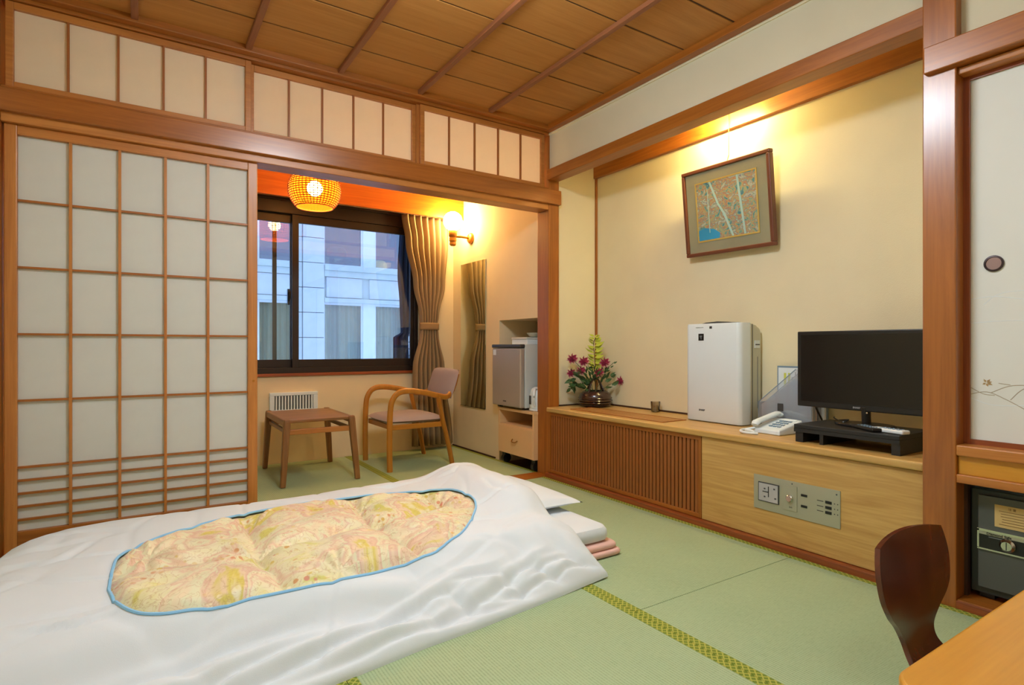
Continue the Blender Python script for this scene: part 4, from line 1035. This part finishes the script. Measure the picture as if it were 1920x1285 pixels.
def ray_poly(P, a):
    dx, dy = math.cos(a), math.sin(a); best = None
    for i in range(len(P)):
        x1, y1 = P[i][0]-CX, P[i][1]-CY; x2, y2 = P[(i+1) % len(P)][0]-CX, P[(i+1) % len(P)][1]-CY
        ex, ey = x2-x1, y2-y1; den = dx*ey-dy*ex
        if abs(den) < 1e-9: continue
        t_ = (x1*ey-y1*ex)/den; u_ = (x1*dy-y1*dx)/den
        if t_ > 0 and -1e-6 <= u_ <= 1+1e-6: best = t_ if best is None else max(best, t_)
    return best
ovs = [(p.x, p.y) for p in smoothpath([(a, b_, 0) for a, b_ in OV+[OV[0]]], 5)[:-1]]
# angles: dense, plus the exact corner directions so that corners stay crisp
A = sorted(set([round(2*math.pi*k/560, 6) for k in range(560)] + [round(math.atan2(p[1]-CY, p[0]-CX) % (2*math.pi), 6) for p in (OUT[0], OUT[6], OUT[15])]))
A = [a for i, a in enumerate(A) if i == 0 or a-A[i-1] > .002]
ro = [ray_poly(OUT, a) for a in A]; ri = [ray_poly(ovs, a) for a in A]
du = thing('duvet', (.56, 2.12, 0), 'white duvet with an oval window of floral quilt spread over the floor bedding', 'duvet')
cov = MB(); NR = 70; rings = []
for k in range(NR+1):
    s_ = k/NR; s2_ = s_**.85 if True else s_
    row = []
    for a, i_, o_ in zip(A, ri, ro):
        r_ = i_ + (o_-i_)*(1-(1-s_)**1.25)
        x, y = CX+r_*math.cos(a), CY+r_*math.sin(a)
        row.append((x, y, HH(x, y) + .004*math.exp(-(r_-i_)/.012)))
    rings.append(row)
for q, dz in ((1.0, 0), (.985, 0)):      # turned-under hem
    rings.append([(CX+o_*q*math.cos(a), CY+o_*q*math.sin(a), sup(CX+o_*math.cos(a), CY+o_*math.sin(a))+.0015) for a, o_ in zip(A, ro)])
cov.ring_strip(rings, cap=False)
cov.build('cover', M['cotton'], du, smooth=True, origin=(.56, 2.12, 0))
MB().tube([(CX+(i_-.001)*math.cos(a), CY+(i_-.001)*math.sin(a), HH(CX+i_*math.cos(a), CY+i_*math.sin(a))+.0055) for a, i_ in list(zip(A, ri))+[(A[0], ri[0])]], .0046, 6, cap=False).build('piping', M['blue_pipe'], du, smooth=True, origin=(.56, 2.12, 0))
# quilt inside: puffs gathered at tuft points
tufts = [(.36,2.42),(.80,2.42),(.33,2.06),(.76,2.16),(1.10,2.30),(.52,1.78),(.95,1.90),(.02,2.20)]
seams = [((.36,2.52),(.33,2.06)),((.33,2.06),(.36,1.70)),((.80,2.56),(.76,2.16)),((.76,2.16),(.80,1.74)),((1.12,2.48),(1.10,2.22)),((1.10,2.22),(1.2,2.1)),((-.07,2.12),(.33,2.06)),((.33,2.06),(.76,2.16)),((.76,2.16),(1.10,2.22))]
def qd(x, y, e_in):
    z = HH(x, y) - .026
    d = 9
    for (a, b_) in seams:
        ax, ay = a; bx, by = b_; L2 = (bx-ax)**2+(by-ay)**2
        t_ = min(1, max(0, ((x-ax)*(bx-ax)+(y-ay)*(by-ay))/L2)); wob = .012*noise.noise(Vector((x*9, y*9, 3)))
        d = min(d, math.hypot(x-ax-t_*(bx-ax), y-ay-t_*(by-ay))+wob)
    dt = min(math.hypot(x-p[0], y-p[1]) for p in tufts)
    z += .050*(1-math.exp(-max(0, d)/.045)) - .004 
    z -= .020*math.exp(-(dt/.045)**2)
    # radial gathers near the tufts
    for p in tufts:
        r_ = math.hypot(x-p[0], y-p[1])
        if r_ < .2: z += .007*math.sin(9*math.atan2(y-p[1], x-p[0])+p[0]*20)*math.exp(-((r_-.07)/.06)**2)
    z += .010*noise.noise(Vector((x*9, y*11, 5)))+.0035*noise.noise(Vector((x*28, y*28, 9)))
    return z*ss(e_in/.05)*1 + (1-ss(e_in/.05))*(HH(x, y)-.006)
qm = MB(); rows = []
NQ = 66
for k in range(NQ+1):
    s_ = k/NQ; row = []
    for a, i_ in list(zip(A, ri)):
        r_ = (i_+.004)*max(.004, s_); x, y = CX+r_*math.cos(a), CY+r_*math.sin(a)
        row.append((x, y, qd(x, y, i_*(1-s_)+.0)))
    rows.append(row)
qm.ring_strip(rows, cap=False)
qm.build('quilt', M['floral'], du, smooth=True, origin=(.56, 2.12, 0))

def pillow_mb(cx, cy, cz, hx, hy, hz, rz=0, pinch=.10):
    b_ = MB(); n = 28
    for sgn in (1, -1):
        rows = []
        for j in range(n+1):
            row = []
            for i in range(n+1):
                u_ = -1+2*i/n; v_ = -1+2*j/n
                e = max(0, (1-u_*u_))*max(0, (1-v_*v_)); h = hz*(e**.42)*sgn
                x = hx*u_*(1-pinch*(1-abs(v_)**2)*.5 + pinch*.3*abs(v_)**6); y = hy*v_*(1-pinch*(1-abs(u_)**2)*.5+pinch*.3*abs(u_)**6)
                h += .004*noise.noise(Vector((x*9, y*9, 2)))*(e**.5)
                row.append((cx+x*math.cos(rz)-y*math.sin(rz), cy+x*math.sin(rz)+y*math.cos(rz), cz+h*(1 if sgn > 0 else .72)))
            rows.append(row)
        b_.ring_strip(rows, closed=False, cap=False)
    bmesh.ops.remove_doubles(b_.bm, verts=b_.bm.verts, dist=1e-5)
    return b_
pw = thing('pillow', (1.50, 2.35, .118), 'white pillow poking out from under the duvet at the bed head', 'pillow')
pillow_mb(1.50, 2.345, .155, .205, .315, .048).build('pillowcase', M['cotton'], pw, smooth=True)
mt_ = thing('futon_mattress', (.6, 2.26, .05), 'white folded-edge futon mattress beneath the duvet and pillow', 'mattress')
mm_ = MB(); pr = rrect(-.40, 1.668, 1.785, 2.745, .05, 8)
prof_ = [(.955, .056), (.99, .064), (1, .082), (.995, .1), (.97, .114), (.9, .118)]
mm_.ring_strip([[(.634+(x-.634)*(1-(1-s_)*.35) , 2.265+(y-2.265)*(1-(1-s_)*.75), z) for x, y in pr] for s_, z in prof_])
mm_.build('sheet_cover', M['cotton'], mt_, smooth=True)
bl = thing('folded_blanket', (.6, 2.26, 0), 'pink folded under-blanket at the very bottom of the bedding', 'blanket')
for i, (z0, z1, x1, y0) in enumerate(((.002, .027, 1.70, 1.752), (.0275, .053, 1.688, 1.765))):
    rr = rrect(-.40, x1, y0, 2.76, .03, 6); zc = (z0+z1)/2
    MB().ring_strip([[(.64+(x-.64)*k_, 2.26+(y-2.26)*(1-(1-k_)*2), z) for x, y in rr] for k_, z in ((.992, z0), (.998, z0+.005), (1, zc), (.998, z1-.005), (.992, z1))]).build('layer', M['pink'], bl, smooth=True)

# ------------------------------------------------------------------ low table and floor chair (front right)
tt = thing('low_table', (1.75, -.1, 0), 'honey-coloured low table with rounded corner in the near right corner', 'table')
rt_ = rrect(.952, 2.15, -.38, .420, .06, 10)
MB().ring_strip([[(x, y, .322) for x, y in rt_], [(x, y, .360) for x, y in rt_]]).build('tabletop', wood('honey','x'), tt, bevel=.006, smooth=True, seg=3)
for x in (1.03, 2.07):
    for y in (-.30, .34): box('leg', x-.028, x+.028, y-.028, y+.028, 0.001, .322, wood('honey','z'), tt, bevel=.006)
fc = thing('floor_chair', (1.63, .5, 0), 'legless bent-plywood floor chair with dark reddish back at the low table', 'chair')
# profile centre line (y, z) and half-width
PR = smoothpath([(.12,.060,.185),(.20,.050,.200),(.34,.046,.205),(.46,.050,.190),(.54,.062,.150),(.595,.085,.105),(.628,.118,.080),(.643,.155,.080),(.650,.195,.112),(.655,.230,.152),(.660,.270,.178),(.666,.320,.186),(.672,.360,.180),(.677,.392,.168)], 6)
def ss(t_): t_ = min(1, max(0, t_)); return t_*t_*(3-2*t_)
cm = MB(); top = []; bot = []
for i, p in enumerate(PR):
    q = PR[min(i+1, len(PR)-1)]-PR[max(i-1, 0)]; nn = Vector((-q.y, q.x)).normalized()
    rowt, rowb = [], []
    for j in range(15):
        u_ = -1+2*j/14; hw = p.z
        bend = -.018*(u_*u_)*ss((p.y-.14)/.12)      # gently dished back
        x = 1.63+hw*u_
        zz = p.y + .014*(1-u_*u_)*ss((p.y-.33)/.06)
        rowt.append((x, p.x+nn.x*.006+bend, zz+nn.y*.006)); rowb.append((x, p.x-nn.x*.006+bend, zz-nn.y*.006))
    top.append(rowt); bot.append(rowb)
loops = [rt2 + list(reversed(rb2)) for rt2, rb2 in zip(top, bot)]
cm.ring_strip(loops)
cm.build('shell', wood('ply','z'), fc, smooth=True)
box('foot_runner', 1.50, 1.53, .20, .50, .002, .040, wood('ply','y'), fc); box('foot_runner', 1.73, 1.76, .20, .50, .002, .040, wood('ply','y'), fc)

# ------------------------------------------------------------------ building across the street
t = thing('office_building', (1.0, 8.3, -3.0), 'pale stone building with banded windows across the street', 'building')
FY = 8.0
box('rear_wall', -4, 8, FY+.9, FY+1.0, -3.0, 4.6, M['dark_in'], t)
pillars = [(-3.05,-2.68),(-1.45,-1.08),(.15,.52),(1.755,2.125),(3.30,3.67),(4.9,5.27)]
bays = [(b_[1], c_[0]) for b_, c_ in zip(pillars, pillars[1:])]
zz = [1.36+.34*k for k in range(-13, 10)]
tile = None
for (x0, x1) in pillars:
    wide = x0 == 1.755
    if wide:
        box('pillar_core', x0, x1, FY+.02, FY+.3, -3, 4.5, M['joint'], t)
        for z0 in zz[6:20]:
            box('stone_tile', x0+.085, x1-.004, FY-.03, FY+.02, z0-.02+.004, z0+.32-.004, M['stone'], t, bevel=.003)
            box('stone_tile', x0+.004, x0+.078, FY-.01, FY+.02, z0-.02+.004, z0+.32-.004, M['stone2'], t, bevel=.003)
    elif x0 == 3.30:
        box('pillar_core', x0, x1, FY+.02, FY+.3, -3, 4.5, M['joint'], t)
        for k in range(26):
            for j in range(3):
                box('small_tile', x0+.01+j*.12, x0+.118+j*.12, FY-.02, FY+.02, -.55+k*.1, -.55+k*.1+.086, M['mull'], t)
    else: box('pillar', x0, x1, FY-.03, FY+.3, -3, 4.5, M['stone'], t)
def band(x0, x1, z0, z1, y, m): box('ledge', x0, x1, y, FY+.3, z0, z1, m, t, bevel=.004)
for fz in (-2.55, 0.0, 2.55):
    for (x0, x1) in bays:
        if x1 < -1.2 or x0 > 3.7: 
            box('spandrel_band', x0, x1, FY, FY+.3, 1.50+fz-2.55+2.55-0, 2.0+fz, M['stone'], t)
            continue
        band(x0, x1, 1.93+fz, 2.005+fz, FY-.06, M['stone2']); band(x0, x1, 1.845+fz, 1.93+fz, FY-.03, M['stone2'])
        xm = (x0+x1)/2+.0
        for a, b_ in ((x0+.03, xm-.055), (xm+.055, x1-.03)): box('stone_panel', a, b_, FY-.005, FY+.3, 1.56+fz, 1.84+fz, M['stone'], t, bevel=.004)
        box('panel_backing', x0, x1, FY+.02, FY+.28, 1.55+fz, 1.85+fz, M['stone2'], t)
        band(x0, x1, 1.49+fz, 1.55+fz, FY-.03, M['stone2'])
for (x0, x1) in bays[1:4]:
    xm = (x0+x1)/2 + .06
    for z0, z1, low in ((2.0, 4.04, False), (-.55, 1.49, True)):
        box('mullion', xm-.085, xm+.085, FY+.04, FY+.12, z0, z1, M['mull'], t)
        for a, b_ in ((x0, xm-.085), (xm+.085, x1)):
            w_ = MB()
            for q in ((a, a+.025, z0, z1), (b_-.025, b_, z0, z1), (a+.025, b_-.025, z0, z0+.03), (a+.025, b_-.025, z1-.03, z1)): w_.box(q[0], q[1], FY+.06, FY+.10, q[2], q[3])
            wf_ = w_.build('window', M['mull'], t)
            box('pane', a+.025, b_-.025, FY+.078, FY+.082, z0+.03, z1-.03, M['extglass'] if not low else M['glass'], wf_)
            if low:
                cc = MB(); nn_ = 60; rr_ = []
                for z in (z0, z1):
                    rr_.append([(a+(b_-a)*i/nn_, FY+.17+.018*math.sin(i*.9)+.012*math.sin(i*.37+1), z) for i in range(nn_+1)])
                cc.ring_strip(rr_, closed=False, cap=False); cc.build('blind', M['extcurt'], wf_, smooth=True)
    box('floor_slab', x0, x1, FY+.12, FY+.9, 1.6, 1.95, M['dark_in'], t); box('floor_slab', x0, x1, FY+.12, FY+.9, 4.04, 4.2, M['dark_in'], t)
box('roof_band', -4, 8, FY-.05, FY+1, 4.5, 4.9, M['stone2'], t)
# things standing on the upper sill inside that building
t = thing('desk_lamp', (2.95, 8.35, 1.95), 'small table lamp glowing yellow in the upper window opposite', 'lamp')
MB().lathe([(.10,1.955),(.10,1.975),(.015,1.985),(.015,2.04)], 3.02, 8.35, 16).build('base', M['black'], t)
MB().lathe([(.13,2.04),(.13,2.13),(.10,2.17)], 3.02, 8.35, 20).build('lamp_shade', M['yellow_em'], t)
t = thing('office_chair', (2.33, 8.4, 1.95), 'red-brown chair back seen behind the upper window opposite', 'chair')
cushion('backrest', 2.40, 8.40, 2.22, .16, .05, .12, M['redcloth'], t); box('stem', 2.37, 2.43, 8.39, 8.42, 1.955, 2.15, M['black'], t)
cushion('seat', 2.40, 8.28, 2.10, .18, .16, .03, M['redcloth'], t)
